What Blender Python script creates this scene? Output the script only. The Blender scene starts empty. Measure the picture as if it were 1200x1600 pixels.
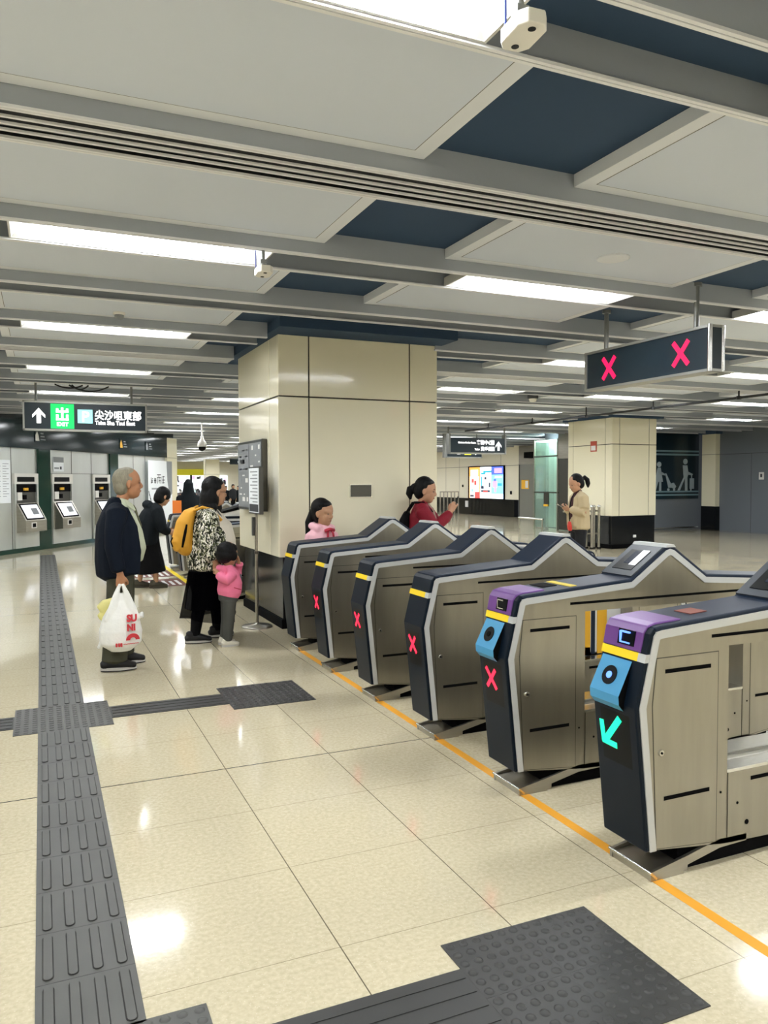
import bpy, bmesh, math, random
from math import sin, cos, pi, radians, atan2, sqrt, floor
from mathutils import Vector, Matrix, Euler
random.seed(7)
SC = bpy.context.scene
COL = SC.collection

# ------------------------------------------------------------------ materials
def lin(c):
    return c / 12.92 if c <= 0.04045 else ((c + 0.055) / 1.055) ** 2.4
def rgb(h):
    h = h.lstrip('#')
    return tuple(lin(int(h[i:i + 2], 16) / 255) for i in (0, 2, 4)) + (1,)
MATS = {}
EXPOSURE = 0.8
def mat(name, col, rough=0.5, metal=0.0, spec=0.5, emit=None, strength=0.0, alpha=1.0, trans=0.0,
        bump=0.0, bscale=40.0, var=0.0, vscale=6.0, stretch=(1, 1, 1), coat=0.0, ior=1.45):
    m = bpy.data.materials.new(name)
    m.use_nodes = True
    nt = m.node_tree
    b = nt.nodes['Principled BSDF']
    c = rgb(col) if isinstance(col, str) else col
    b.inputs['Base Color'].default_value = c
    b.inputs['Roughness'].default_value = rough
    b.inputs['Metallic'].default_value = metal
    b.inputs['Specular IOR Level'].default_value = spec
    b.inputs['IOR'].default_value = ior
    b.inputs['Coat Weight'].default_value = coat
    b.inputs['Coat Roughness'].default_value = 0.08
    b.inputs['Transmission Weight'].default_value = trans
    b.inputs['Alpha'].default_value = alpha
    if emit:
        b.inputs['Emission Color'].default_value = rgb(emit)
        b.inputs['Emission Strength'].default_value = strength
    if bump or var:
        tc = nt.nodes.new('ShaderNodeTexCoord')
        mp = nt.nodes.new('ShaderNodeMapping')
        mp.inputs['Scale'].default_value = stretch
        nt.links.new(tc.outputs['Object'], mp.inputs['Vector'])
        if bump:
            n = nt.nodes.new('ShaderNodeTexNoise')
            n.inputs['Scale'].default_value = bscale
            n.inputs['Detail'].default_value = 3
            nt.links.new(mp.outputs[0], n.inputs['Vector'])
            bp = nt.nodes.new('ShaderNodeBump')
            bp.inputs['Strength'].default_value = bump
            bp.inputs['Distance'].default_value = 0.02
            nt.links.new(n.outputs['Fac'], bp.inputs['Height'])
            nt.links.new(bp.outputs[0], b.inputs['Normal'])
        if var:
            n2 = nt.nodes.new('ShaderNodeTexNoise')
            n2.inputs['Scale'].default_value = vscale
            n2.inputs['Detail'].default_value = 4
            nt.links.new(mp.outputs[0], n2.inputs['Vector'])
            mr = nt.nodes.new('ShaderNodeMapRange')
            mr.inputs['From Min'].default_value = 0.3
            mr.inputs['From Max'].default_value = 0.7
            mr.inputs['To Min'].default_value = 1 - var
            mr.inputs['To Max'].default_value = 1 + var
            nt.links.new(n2.outputs['Fac'], mr.inputs['Value'])
            mx = nt.nodes.new('ShaderNodeMix')
            mx.data_type = 'RGBA'
            mx.blend_type = 'MULTIPLY'
            mx.inputs[0].default_value = 1
            mx.inputs[6].default_value = c
            nt.links.new(mr.outputs[0], mx.inputs[7])
            nt.links.new(mx.outputs[2], b.inputs['Base Color'])
    MATS[name] = m
    return m

def nodes_of(m):
    return m.node_tree, m.node_tree.nodes['Principled BSDF']

# floor: pale vinyl tiles, 0.6 m grid, glossy
def floor_material():
    m = mat('floor_tiles', '#d0c4a6', rough=0.16, spec=0.7)
    nt, b = nodes_of(m)
    N, Lk = nt.nodes.new, nt.links.new
    geo = N('ShaderNodeNewGeometry')
    sep = N('ShaderNodeSeparateXYZ'); Lk(geo.outputs['Position'], sep.inputs[0])
    def math_(op, a, bb=None, c=None):
        n = N('ShaderNodeMath'); n.operation = op
        for i, v in enumerate((a, bb, c)):
            if v is None: continue
            if isinstance(v, (int, float)): n.inputs[i].default_value = v
            else: Lk(v, n.inputs[i])
        return n.outputs[0]
    def joint(sock, off, w, period=0.6):
        t = math_('DIVIDE', math_('SUBTRACT', sock, off), period)
        f = math_('SUBTRACT', t, math_('ROUND', t))
        return math_('LESS_THAN', math_('ABSOLUTE', f), w / period)
    jx = math_('MULTIPLY', joint(sep.outputs['X'], 0.903, 0.0022), math_('GREATER_THAN', sep.outputs['X'], 0.6))
    jy = joint(sep.outputs['Y'], 4.225, 0.0016)
    jd = joint(sep.outputs['Y'], 4.225, 0.0045, 6.0)
    # mottling
    n1 = N('ShaderNodeTexNoise'); n1.inputs['Scale'].default_value = 55; n1.inputs['Detail'].default_value = 5
    n2 = N('ShaderNodeTexNoise'); n2.inputs['Scale'].default_value = 1.1; n2.inputs['Detail'].default_value = 2
    n3 = N('ShaderNodeTexVoronoi'); n3.inputs['Scale'].default_value = 70
    for n in (n1, n2, n3): Lk(geo.outputs['Position'], n.inputs['Vector'])
    cr = N('ShaderNodeValToRGB')
    cr.color_ramp.elements[0].position = 0.34; cr.color_ramp.elements[0].color = rgb('#beb396')
    cr.color_ramp.elements[1].position = 0.72; cr.color_ramp.elements[1].color = rgb('#d0c6ab')
    Lk(n1.outputs['Fac'], cr.inputs[0])
    # pale flecks
    mx0 = N('ShaderNodeMix'); mx0.data_type = 'RGBA'
    fl = math_('MULTIPLY', math_('LESS_THAN', n3.outputs['Distance'], 0.16), 0.35)
    Lk(fl, mx0.inputs[0]); Lk(cr.outputs[0], mx0.inputs[6]); mx0.inputs[7].default_value = rgb('#e6decb')
    mx1 = N('ShaderNodeMix'); mx1.data_type = 'RGBA'; mx1.blend_type = 'MULTIPLY'; mx1.inputs[0].default_value = 1
    mr = N('ShaderNodeMapRange'); mr.inputs['To Min'].default_value = 0.93; mr.inputs['To Max'].default_value = 1.05
    Lk(n2.outputs['Fac'], mr.inputs['Value']); Lk(mx0.outputs[2], mx1.inputs[6]); Lk(mr.outputs[0], mx1.inputs[7])
    prev = mx1.outputs[2]
    for msk, col, k in ((jy, '#857a62', 0.8), (jx, '#5b5342', 0.9), (jd, '#3a352b', 1.0)):
        mm = N('ShaderNodeMix'); mm.data_type = 'RGBA'
        Lk(math_('MULTIPLY', msk, k), mm.inputs[0]); Lk(prev, mm.inputs[6]); mm.inputs[7].default_value = rgb(col)
        prev = mm.outputs[2]
    Lk(prev, b.inputs['Base Color'])
    mr2 = N('ShaderNodeMapRange'); mr2.inputs['To Min'].default_value = 0.06; mr2.inputs['To Max'].default_value = 0.12
    Lk(n2.outputs['Fac'], mr2.inputs['Value']); Lk(mr2.outputs[0], b.inputs['Roughness'])
    return m

def pattern_material(name, cols, scale, rough=0.85):
    """leafy print: several noise thresholds laid over each other"""
    m = mat(name, cols[0], rough=rough, spec=0.2)
    nt, b = nodes_of(m)
    N, Lk = nt.nodes.new, nt.links.new
    tc = N('ShaderNodeTexCoord')
    prev = None
    for i, c in enumerate(cols[1:]):
        mp = N('ShaderNodeMapping'); mp.inputs['Location'].default_value = (i * 3.1, i * 1.7, i * 2.3)
        mp.inputs['Rotation'].default_value = (0.4 * i, 0.7 * i, 0.9 * i)
        mp.inputs['Scale'].default_value = (1, 1, 0.55)
        Lk(tc.outputs['Object'], mp.inputs[0])
        n = N('ShaderNodeTexNoise'); n.inputs['Scale'].default_value = scale; n.inputs['Detail'].default_value = 1.0
        n.inputs['Distortion'].default_value = 1.6
        Lk(mp.outputs[0], n.inputs['Vector'])
        g = N('ShaderNodeMath'); g.operation = 'GREATER_THAN'; g.inputs[1].default_value = 0.54
        Lk(n.outputs['Fac'], g.inputs[0])
        mx = N('ShaderNodeMix'); mx.data_type = 'RGBA'
        Lk(g.outputs[0], mx.inputs[0])
        if prev is None: mx.inputs[6].default_value = rgb(cols[0])
        else: Lk(prev, mx.inputs[6])
        mx.inputs[7].default_value = rgb(c)
        prev = mx.outputs[2]
    Lk(prev, b.inputs['Base Color'])
    return m

M = MATS
floor_material()
mat('ceiling_white', '#d0d8e6', 0.55, spec=0.3, bump=0.02, bscale=400)
mat('ceiling_frame', '#dde1e8', 0.5, spec=0.3)
mat('ceiling_line', '#6a6a66', 0.7)
mat('ceiling_dark', '#394c64', 0.8, spec=0.2)
mat('beam_grey', '#9fa5ae', 0.45, spec=0.4, bump=0.05, bscale=30)
mat('rail_white', '#e6e8ec', 0.35, spec=0.5)
mat('slot_dark', '#1d2026', 0.7)
mat('reflector', '#c4c4c0', 0.4)
mat('lamp', '#ffffff', 0.5, emit='#f8fbff', strength=24.0)
mat('cream_panel', '#ece6cc', 0.12, spec=0.5, coat=0.3)
mat('cream_wall', '#f0ead6', 0.25, spec=0.5)
mat('panel_joint', '#2a2822', 0.7)
mat('black_stone', '#0d1013', 0.12, spec=0.5)
mat('steel', '#aaa69b', 0.32, metal=0.9, var=0.08, vscale=3, stretch=(1, 1, 12))
mat('steel_side', '#a19d92', 0.29, metal=0.95, var=0.05, vscale=2.5, stretch=(8, 8, 1))
mat('steel_bright', '#d8d8d4', 0.2, metal=1.0)
mat('steel_dark', '#5c5b57', 0.35, metal=0.9)
mat('silver_trim', '#c4c6c6', 0.38, metal=0.3)
mat('navy', '#132033', 0.45, spec=0.3)
mat('navy_face', '#081420', 0.4, spec=0.2)
mat('display_frame', '#3b4047', 0.4, spec=0.3)
mat('silver_panel', '#cdd0cc', 0.3, metal=0.6, var=0.06, vscale=2, stretch=(1, 1, .3))
mat('board_sheet', '#85898c', 0.6)
mat('black', '#060607', 0.8, spec=0.1)
mat('black_gloss', '#040607', 0.3, spec=0.15)
mat('yellow_band', '#f0d018', 0.5)
mat('purple', '#653a80', 0.35)
mat('scan_blue', '#3d8fbd', 0.35)
mat('red_led', '#200506', 0.5, emit='#ff1f3d', strength=1.7)
mat('sign_red_led', '#200506', 0.5, emit='#ff1048', strength=1.5)
mat('green_led', '#052010', 0.5, emit='#10f0a0', strength=1.3)
mat('blue_led', '#050520', 0.5, emit='#5a86ff', strength=1.6)
mat('screen_lit', '#101010', 0.2, emit='#e9eef5', strength=0.9)
mat('screen_dim', '#20232c', 0.12, emit='#4a5570', strength=0.12)
mat('floor_yellow', '#dc9a2a', 0.6)
mat('label_yellow', '#cdb93a', 0.6)
mat('sign_dark', '#22303a', 0.3)
mat('sign_frame', '#a9aaa6', 0.35, metal=0.6)
mat('sign_white', '#f4f4f4', 0.5, emit='#ffffff', strength=0.85)
mat('sign_green', '#0bcf62', 0.5, emit='#10d866', strength=0.6)
mat('sign_cyan', '#9fe0e4', 0.5, emit='#9fe0e4', strength=0.55)
mat('sign_yellow', '#e6e020', 0.5, emit='#e6e020', strength=0.6)
mat('pipe_dark', '#23262a', 0.5)
mat('galv', '#8b8d8b', 0.4, metal=0.6)
mat('white_plastic', '#e2e0da', 0.4)
mat('tactile', '#50504d', 0.5, var=0.07, vscale=5)
mat('tactile_dark', '#363635', 0.45, var=0.09, vscale=5)
mat('teal_fascia', '#12252b', 0.1, spec=0.6)
mat('green_column', '#16382e', 0.1, spec=0.6)
mat('mural_navy', '#14262f', 0.12, spec=0.5)
mat('mural_line', '#6f8e96', 0.5)
mat('mural_figure', '#9aa7ae', 0.5)
mat('grey_wall', '#6f757c', 0.22, spec=0.5)
mat('grey_door', '#8f9089', 0.3, metal=0.5)
mat('glass_teal', '#d2ebe2', 0.04, trans=0.85, ior=1.1, alpha=0.6)
mat('glass_clear', '#dfe8e6', 0.05, trans=0.9, ior=1.05, alpha=0.5)
mat('shaft_wall', '#c4d8ce', 0.5)
mat('lift_fill', '#ffffff', 0.5, emit='#eafff8', strength=7.0)  # emitter for the panel added to brighten the lift shaft
mat('paper', '#e4e4e2', 0.7)
mat('paper_lit', '#dfe3e6', 0.5, emit='#e8eef2', strength=0.08)
mat('print_grey', '#8b8f93', 0.7)
mat('print_dark', '#3a3d42', 0.7)
mat('ad_orange', '#f29b45', 0.4, emit='#f6a04a', strength=0.9)
mat('ad_peach', '#fbe3d2', 0.4, emit='#fde6d6', strength=0.9)
mat('ad_white', '#eef6f8', 0.4, emit='#f0f8fa', strength=1.0)
mat('ad_teal', '#2f9fb4', 0.4, emit='#2f9fb4', strength=0.8)
mat('ad_blue', '#4a63d8', 0.4, emit='#4a63d8', strength=0.9)
mat('ad_sky', '#7fc4f0', 0.4, emit='#80c6f2', strength=0.9)
mat('ad_red', '#e04a48', 0.4, emit='#e04a48', strength=0.8)
mat('ad_pink', '#d8a0d0', 0.4, emit='#d8a0d0', strength=0.8)
mat('ad_navy', '#26344c', 0.4, emit='#26344c', strength=0.5)
mat('shop_yellow', '#b8b01e', 0.5, emit='#b8b01e', strength=0.25)
mat('shop_glass', '#dfe6ea', 0.2, emit='#e8eff4', strength=0.7)
mat('shop_shelf', '#77757a', 0.6)
mat('notice_yellow', '#e8b02c', 0.6)
mat('notice_blue', '#2a3a86', 0.6)
mat('notice_red', '#b8503c', 0.6)
mat('label_rust', '#7d4334', 0.6)
mat('orange_board', '#f28433', 0.5)
mat('mat_brown', '#6b3d33', 0.7)
mat('cable', '#1b1c1f', 0.6)
# people
mat('skin_man', '#a97858', 0.5, spec=0.35)
mat('skin_a', '#b68a6e', 0.5, spec=0.35)
mat('skin_b', '#b58a6b', 0.5, spec=0.35)
mat('hair_grey', '#87816f', 0.65, bump=0.4, bscale=120, stretch=(1, 1, 0.3), var=0.15, vscale=60)
mat('hair_black', '#070607', 0.55, spec=0.25, bump=0.3, bscale=110, stretch=(1, 1, 0.2))
mat('jacket_navy', '#07101d', 0.8, spec=0.2, bump=0.35, bscale=9)
mat('shirt_sage', '#b9bfa6', 0.8, spec=0.2, bump=0.35, bscale=12)
mat('tie_olive', '#5f5f45', 0.7)
mat('trouser_olive', '#46463a', 0.85, spec=0.15, bump=0.4, bscale=10)
mat('belt', '#17161a', 0.5)
mat('shoe_black', '#0e0e10', 0.6)
mat('shoe_sole', '#b9b7b2', 0.6)
mat('shoe_white', '#d8d3c4', 0.6)
mat('shoe_brown', '#3d382c', 0.7)
mat('bag_white', '#e6e6e0', 0.45, spec=0.4, bump=0.8, bscale=9)
mat('bag_red', '#c03038', 0.6)
mat('bag_yellow', '#d6cf86', 0.5, bump=0.5, bscale=10)
pattern_material('leaf_print', ['#1c1f18', '#d9d6bd', '#6f7450', '#efece0', '#23261d'], 33)
mat('cream_shirt', '#d4cdbd', 0.85, spec=0.2, bump=0.3, bscale=12)
mat('black_cloth', '#060608', 0.85, spec=0.2, bump=0.35, bscale=10)
mat('sheer', '#050507', 0.95, spec=0.0, alpha=0.8)
mat('backpack', '#d39a2c', 0.7, bump=0.4, bscale=9)
mat('pink', '#e87a9a', 0.75, spec=0.25, bump=0.5, bscale=11)
mat('pale_pink', '#f0bcc6', 0.75, spec=0.25, bump=0.5, bscale=13)
mat('red_ribbon', '#b02a3e', 0.7)
mat('grey_legging', '#4b4c48', 0.85, spec=0.2, bump=0.3, bscale=12)
mat('coat_black', '#081016', 0.75, spec=0.25, bump=0.4, bscale=8)
mat('red_jacket', '#7c1626', 0.7, spec=0.3, bump=0.5, bscale=10)
mat('taupe_top', '#8a7c68', 0.8)
mat('beige_jacket', '#b8a888', 0.8, spec=0.2, bump=0.35, bscale=10)
mat('dark_red', '#3a1216', 0.8)
mat('dark_skirt', '#101218', 0.85)
mat('lips', '#8e5546', 0.5)
mat('eye_dark', '#15100e', 0.3)
mat('eye_white', '#d8d0c8', 0.4)
mat('phone_dark', '#141518', 0.2)
mat('red_bag', '#c2382c', 0.6)
# ------------------------------------------------------------------ geometry helpers
def link(o, parent=None):
    COL.objects.link(o)
    if parent is not None:
        o.parent = parent
    return o

def tag(o, label=None, cat=None, group=None, kind=None):
    if label: o['label'] = label
    if cat: o['category'] = cat
    if group: o['group'] = group
    if kind: o['kind'] = kind
    return o

def empty(name, loc=(0, 0, 0), rz=0.0, label=None, cat=None, group=None, kind=None):
    o = bpy.data.objects.new(name, None)
    o.empty_display_size = 0.1
    COL.objects.link(o)
    o.location = loc
    o.rotation_euler = (0, 0, rz)
    return tag(o, label, cat, group, kind)

def copy_tree(o, parent=None):
    c = o.copy()
    COL.objects.link(c)
    c.parent = parent
    for ch in list(o.children):
        copy_tree(ch, c)
    return c

class MB:
    def __init__(self):
        self.v = []; self.f = []; self.m = []; self.s = []; self.mats = []
    def mi(self, name):
        if name not in self.mats: self.mats.append(name)
        return self.mats.index(name)
    def add(self, verts, faces, mat_='', smooth=False):
        b = len(self.v)
        self.v += [tuple(x) for x in verts]
        k = self.mi(mat_)
        for f in faces:
            self.f.append([i + b for i in f]); self.m.append(k); self.s.append(smooth)
        return self
    def box(self, a, b, mat_=''):
        (x0, y0, z0), (x1, y1, z1) = a, b
        x0, x1 = min(x0, x1), max(x0, x1); y0, y1 = min(y0, y1), max(y0, y1); z0, z1 = min(z0, z1), max(z0, z1)
        V = [(x0, y0, z0), (x1, y0, z0), (x1, y1, z0), (x0, y1, z0), (x0, y0, z1), (x1, y0, z1), (x1, y1, z1), (x0, y1, z1)]
        F = [(0, 3, 2, 1), (4, 5, 6, 7), (0, 1, 5, 4), (1, 2, 6, 5), (2, 3, 7, 6), (3, 0, 4, 7)]
        return self.add(V, F, mat_)
    def obox(self, c, size, R, mat_=''):
        hx, hy, hz = size[0] / 2, size[1] / 2, size[2] / 2
        V = [Vector(c) + R @ Vector(p) for p in ((-hx, -hy, -hz), (hx, -hy, -hz), (hx, hy, -hz), (-hx, hy, -hz), (-hx, -hy, hz), (hx, -hy, hz), (hx, hy, hz), (-hx, hy, hz))]
        F = [(0, 3, 2, 1), (4, 5, 6, 7), (0, 1, 5, 4), (1, 2, 6, 5), (2, 3, 7, 6), (3, 0, 4, 7)]
        return self.add(V, F, mat_)
    def prism(self, poly, d0, d1, axis='Y', mat_=''):
        """poly (a,b) extruded d0..d1 on axis; axis Y -> (a,d,b), X -> (d,a,b), Z -> (a,b,d)"""
        def P(a, b, d):
            return (a, d, b) if axis == 'Y' else ((d, a, b) if axis == 'X' else (a, b, d))
        n = len(poly)
        V = [P(a, b, d0) for a, b in poly] + [P(a, b, d1) for a, b in poly]
        area = sum(poly[i][0] * poly[(i + 1) % n][1] - poly[(i + 1) % n][0] * poly[i][1] for i in range(n))
        flip = (area < 0) ^ (axis == 'Y') ^ (d1 < d0)
        F = [list(range(n))[::-1], list(range(n, 2 * n))] + [[i, (i + 1) % n, n + (i + 1) % n, n + i] for i in range(n)]
        if flip: F = [f[::-1] for f in F]
        return self.add(V, F, mat_)
    def strip(self, outer, inner, d0, d1, mat_=''):
        """ring of quads between two open polylines in the XZ plane, extruded along Y"""
        n = len(outer)
        V = [(x, d, z) for d in (d0, d1) for P_ in (outer, inner) for x, z in P_]
        A, B, C, D = 0, n, 2 * n, 3 * n
        F = []
        for i in range(n - 1):
            j = i + 1
            F += [(A + i, B + i, B + j, A + j), (C + j, D + j, D + i, C + i), (A + j, C + j, C + i, A + i), (B + i, D + i, D + j, B + j)]
        F += [(A, C, D, B), (A + n - 1, B + n - 1, D + n - 1, C + n - 1)]
        return self.add(V, F, mat_)
    def cyl(self, p0, p1, r0, r1=None, n=12, mat_='', cap=True, smooth=True):
        p0, p1 = Vector(p0), Vector(p1)
        r1 = r0 if r1 is None else r1
        t = (p1 - p0).normalized()
        u = t.orthogonal().normalized(); w = t.cross(u)
        V = []
        for p, r in ((p0, r0), (p1, r1)):
            V += [p + r * (cos(2 * pi * i / n) * u + sin(2 * pi * i / n) * w) for i in range(n)]
        F = [(i, (i + 1) % n, n + (i + 1) % n, n + i) for i in range(n)]
        self.add(V, F, mat_, smooth)
        if cap:
            self.add(V[:n], [list(range(n))[::-1]], mat_); self.add(V[n:], [list(range(n))], mat_)
        return self
    def lathe(self, prof, c=(0, 0, 0), n=20, mat_='', axis=None):
        """prof: list of (r,z), revolved about Z at c (or rotated by matrix axis)"""
        V = []
        for r, z in prof:
            for i in range(n):
                p = Vector((r * cos(2 * pi * i / n), r * sin(2 * pi * i / n), z))
                if axis is not None: p = axis @ p
                V.append(p + Vector(c))
        F = []
        for k in range(len(prof) - 1):
            for i in range(n):
                F.append((k * n + i, k * n + (i + 1) % n, (k + 1) * n + (i + 1) % n, (k + 1) * n + i))
        self.add(V, F, mat_, True)
        m = len(prof)
        self.add(V[:n], [list(range(n))[::-1]], mat_); self.add(V[(m - 1) * n:], [list(range(n))], mat_)
        return self
    def tube(self, pts, r, n=8, mat_=''):
        pts = [Vector(p) for p in pts]
        rings = []
        for i, p in enumerate(pts):
            t = (pts[min(i + 1, len(pts) - 1)] - pts[max(i - 1, 0)]).normalized()
            ref = Vector((0, 0, 1)) if abs(t.z) < 0.9 else Vector((1, 0, 0))
            u = t.cross(ref).normalized(); w = u.cross(t)
            rr = r[i] if isinstance(r, (list, tuple)) else r
            rings.append([p + rr * (cos(2 * pi * k / n) * u + sin(2 * pi * k / n) * w) for k in range(n)])
        V = [v for R in rings for v in R]
        F = []
        for i in range(len(rings) - 1):
            for k in range(n):
                F.append((i * n + k, i * n + (k + 1) % n, (i + 1) * n + (k + 1) % n, (i + 1) * n + k))
        F += [list(range(n))[::-1], [(len(rings) - 1) * n + k for k in range(n)]]
        return self.add(V, F, mat_, True)
    def build(self, name, parent=None, loc=None, rz=None, bevel=0.0, seg=2):
        me = bpy.data.meshes.new(name)
        me.from_pydata(self.v, [], self.f)
        for nm in self.mats: me.materials.append(MATS[nm])
        me.polygons.foreach_set('material_index', self.m)
        me.polygons.foreach_set('use_smooth', self.s)
        me.update()
        o = bpy.data.objects.new(name, me)
        link(o, parent)
        if loc: o.location = loc
        if rz is not None: o.rotation_euler = (0, 0, rz)
        if bevel:
            b = o.modifiers.new('bevel', 'BEVEL'); b.width = bevel; b.segments = seg; b.limit_method = 'ANGLE'; b.angle_limit = radians(40)
            b.harden_normals = False
        return o

def struct(name, mb, **k):
    return tag(mb.build(name, **k), kind='structure')

def offset_line(pts, d):
    """inward offset (to the right of travel) of an open polyline in 2D"""
    out = []
    n = len(pts)
    for i in range(n):
        p = Vector(pts[i])
        ns = []
        if i > 0:
            t = (p - Vector(pts[i - 1])).normalized(); ns.append(Vector((t.y, -t.x)))
        if i < n - 1:
            t = (Vector(pts[i + 1]) - p).normalized(); ns.append(Vector((t.y, -t.x)))
        if len(ns) == 2:
            b = (ns[0] + ns[1]).normalized(); k = 1 / max(0.3, b.dot(ns[0]))
        else:
            b = ns[0]; k = 1
        q = p + b * d * k
        out.append((q.x, q.y))
    return out

def text_mesh(s, size, align='LEFT', extrude=0.001, bold=0.0, sx=1.0):
    cu = bpy.data.curves.new('lettering', 'FONT')
    cu.body = s; cu.size = size; cu.align_x = align; cu.extrude = extrude; cu.offset = bold
    cu.resolution_u = 3
    o = bpy.data.objects.new('lettering', cu)
    COL.objects.link(o)
    dg = bpy.context.evaluated_depsgraph_get(); dg.update()
    me = bpy.data.meshes.new_from_object(o.evaluated_get(dg))
    bpy.data.objects.remove(o); bpy.data.curves.remove(cu)
    if sx != 1.0:
        for v in me.vertices: v.co.x *= sx
    return me

def lettering(s, size, matname, parent, loc, R, align='LEFT', bold=0.0, name='lettering', sx=1.0, extrude=0.001):
    """R: 3x3 matrix mapping text plane (x right, y up, z out) to parent space"""
    me = text_mesh(s, size, align, extrude, bold, sx)
    me.name = name
    me.materials.clear(); me.materials.append(MATS[matname])
    me.transform(Matrix.Translation(Vector(loc)) @ R.to_4x4())
    o = bpy.data.objects.new(name, me)
    link(o, parent)
    return o

FACE_NEGY = Matrix(((1, 0, 0), (0, 0, -1), (0, 1, 0)))    # text read by someone looking towards +Y
FACE_NEGX = Matrix(((0, 0, -1), (-1, 0, 0), (0, 1, 0)))   # text read by someone looking towards +X

# organic shapes ----------------------------------------------------
class Blob:
    def __init__(self, xf=None):
        self.mb = MB(); self.xf = xf
    def T(self, p):
        p = Vector(p)
        return self.xf(p) if self.xf else p
    def tube(self, pts, rad, side=(0, 1, 0), n=18, cap=0.45):
        pts = [self.T(p) for p in pts]
        rings = []
        side = Vector(side)
        K = len(pts)
        for i, p in enumerate(pts):
            t = (pts[min(i + 1, K - 1)] - pts[max(i - 1, 0)])
            t = t.normalized() if t.length > 1e-6 else Vector((0, 0, 1))
            u = side - t * side.dot(t)
            if u.length < 1e-3: u = t.orthogonal()
            u.normalize(); w = t.cross(u)
            r = rad[i] if isinstance(rad, (list, tuple)) else rad
            ru, rw = r if isinstance(r, (list, tuple)) else (r, r)
            rings.append((p, t, u, w, ru, rw))
        R = []
        p, t, u, w, ru, rw = rings[0]
        if cap: R.append((p - t * cap * min(ru, rw), u, w, ru * 0.6, rw * 0.6))
        R += [(p, u, w, ru, rw) for p, t, u, w, ru, rw in rings]
        p, t, u, w, ru, rw = rings[-1]
        if cap: R.append((p + t * cap * min(ru, rw), u, w, ru * 0.6, rw * 0.6))
        V = []; F = []
        for p, u, w, ru, rw in R:
            V += [p + ru * cos(2 * pi * k / n) * u + rw * sin(2 * pi * k / n) * w for k in range(n)]
        for i in range(len(R) - 1):
            for k in range(n):
                F.append((i * n + k, i * n + (k + 1) % n, (i + 1) * n + (k + 1) % n, (i + 1) * n + k))
        F += [list(range(n))[::-1], [(len(R) - 1) * n + k for k in range(n)]]
        self.mb.add(V, F, '', True)
        return self
    def ell(self, c, r, rot=None, n=16, m=10):
        V = []; F = []
        R = rot if rot is not None else Matrix.Identity(3)
        for j in range(1, m):
            a = pi * j / m
            for k in range(n):
                b = 2 * pi * k / n
                q = R @ Vector((r[0] * sin(a) * cos(b), r[1] * sin(a) * sin(b), r[2] * cos(a)))
                V.append(self.T(Vector(c) + q))
        top = len(V); V.append(self.T(Vector(c) + R @ Vector((0, 0, r[2])))); V.append(self.T(Vector(c) + R @ Vector((0, 0, -r[2]))))
        for j in range(m - 2):
            for k in range(n):
                F.append((j * n + k, (j + 1) * n + k, (j + 1) * n + (k + 1) % n, j * n + (k + 1) % n))
        for k in range(n):
            F.append((top, k, (k + 1) % n)); F.append((top + 1, (m - 2) * n + (k + 1) % n, (m - 2) * n + k))
        self.mb.add(V, F, '', True)
        return self
    def raw(self, name, matname, parent=None):
        self.mb.mats = [matname]
        return self.mb.build(name, parent)
    def build(self, name, matname, parent=None, voxel=0.008, smooth=4):
        me = bpy.data.meshes.new(name)
        me.from_pydata(self.mb.v, [], self.mb.f)
        bm = bmesh.new(); bm.from_mesh(me)
        bmesh.ops.recalc_face_normals(bm, faces=bm.faces); bm.to_mesh(me); bm.free()
        o = bpy.data.objects.new(name, me)
        COL.objects.link(o)
        r = o.modifiers.new('r', 'REMESH'); r.mode = 'VOXEL'; r.voxel_size = voxel; r.use_smooth_shade = True
        if smooth:
            s = o.modifiers.new('s', 'SMOOTH'); s.iterations = smooth; s.factor = 0.5
        dg = bpy.context.evaluated_depsgraph_get(); dg.update()
        me2 = bpy.data.meshes.new_from_object(o.evaluated_get(dg))
        me2.name = name
        o.modifiers.clear(); o.data = me2
        bpy.data.meshes.remove(me)
        me2.materials.clear(); me2.materials.append(MATS[matname])
        me2.polygons.foreach_set('use_smooth', [True] * len(me2.polygons)); me2.update()
        if parent is not None: o.parent = parent
        return o
# ------------------------------------------------------------------ setting: floor, ceiling, walls
ZB, ZP, ZD = 3.08, 3.17, 3.24      # bottom of beams, of panels, dark soffit
XA, XB, YA, YB = -8.0, 19.8, -5.0, 60.2
PERX, PERY = 3.03, 3.0

struct('floor', MB().box((XA - .2, YA - .2, -.1), (XB + .2, YB + .2, 0), 'floor_tiles'))

# ceiling: dark soffit with white perforated panels hanging below it
c = MB().box((XA - .2, YA - .2, ZD), (XB + .2, YB + .2, ZD + .15), 'ceiling_dark')
def panel_rows():
    k = -3
    while True:
        for y0, y1 in ((2.41 + PERY * k, 3.50 + PERY * k), (3.85 + PERY * k, 4.97 + PERY * k)):
            if y1 > 60: return
            if y0 > YA: yield y0, y1
        k += 1
PILLAR = (2.31, 8.0, 4.2, 9.8)
for y0, y1 in panel_rows():
    for i in range(-3, 7):
        x0 = 2.67 + PERX * (i - 1); x1 = x0 + 2.12
        if x1 > 19.5 or x0 < XA: continue
        if 2 < x0 < 3 and 6.5 < y0 < 9.0: continue
        if 18.6 < y0 < 22.2 and x0 > 14: continue
        c.box((x0, y0 + .004, ZP), (x1, y1 - .004, ZD - .002), 'ceiling_frame')
        c.box((x0 + .085, y0 + .085, ZP - .0008), (x1 - .085, y1 - .085, ZP + .01), 'ceiling_line')
        c.box((x0 + .09, y0 + .09, ZP - .0016), (x1 - .09, y1 - .09, ZP + .01), 'ceiling_white')
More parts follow.
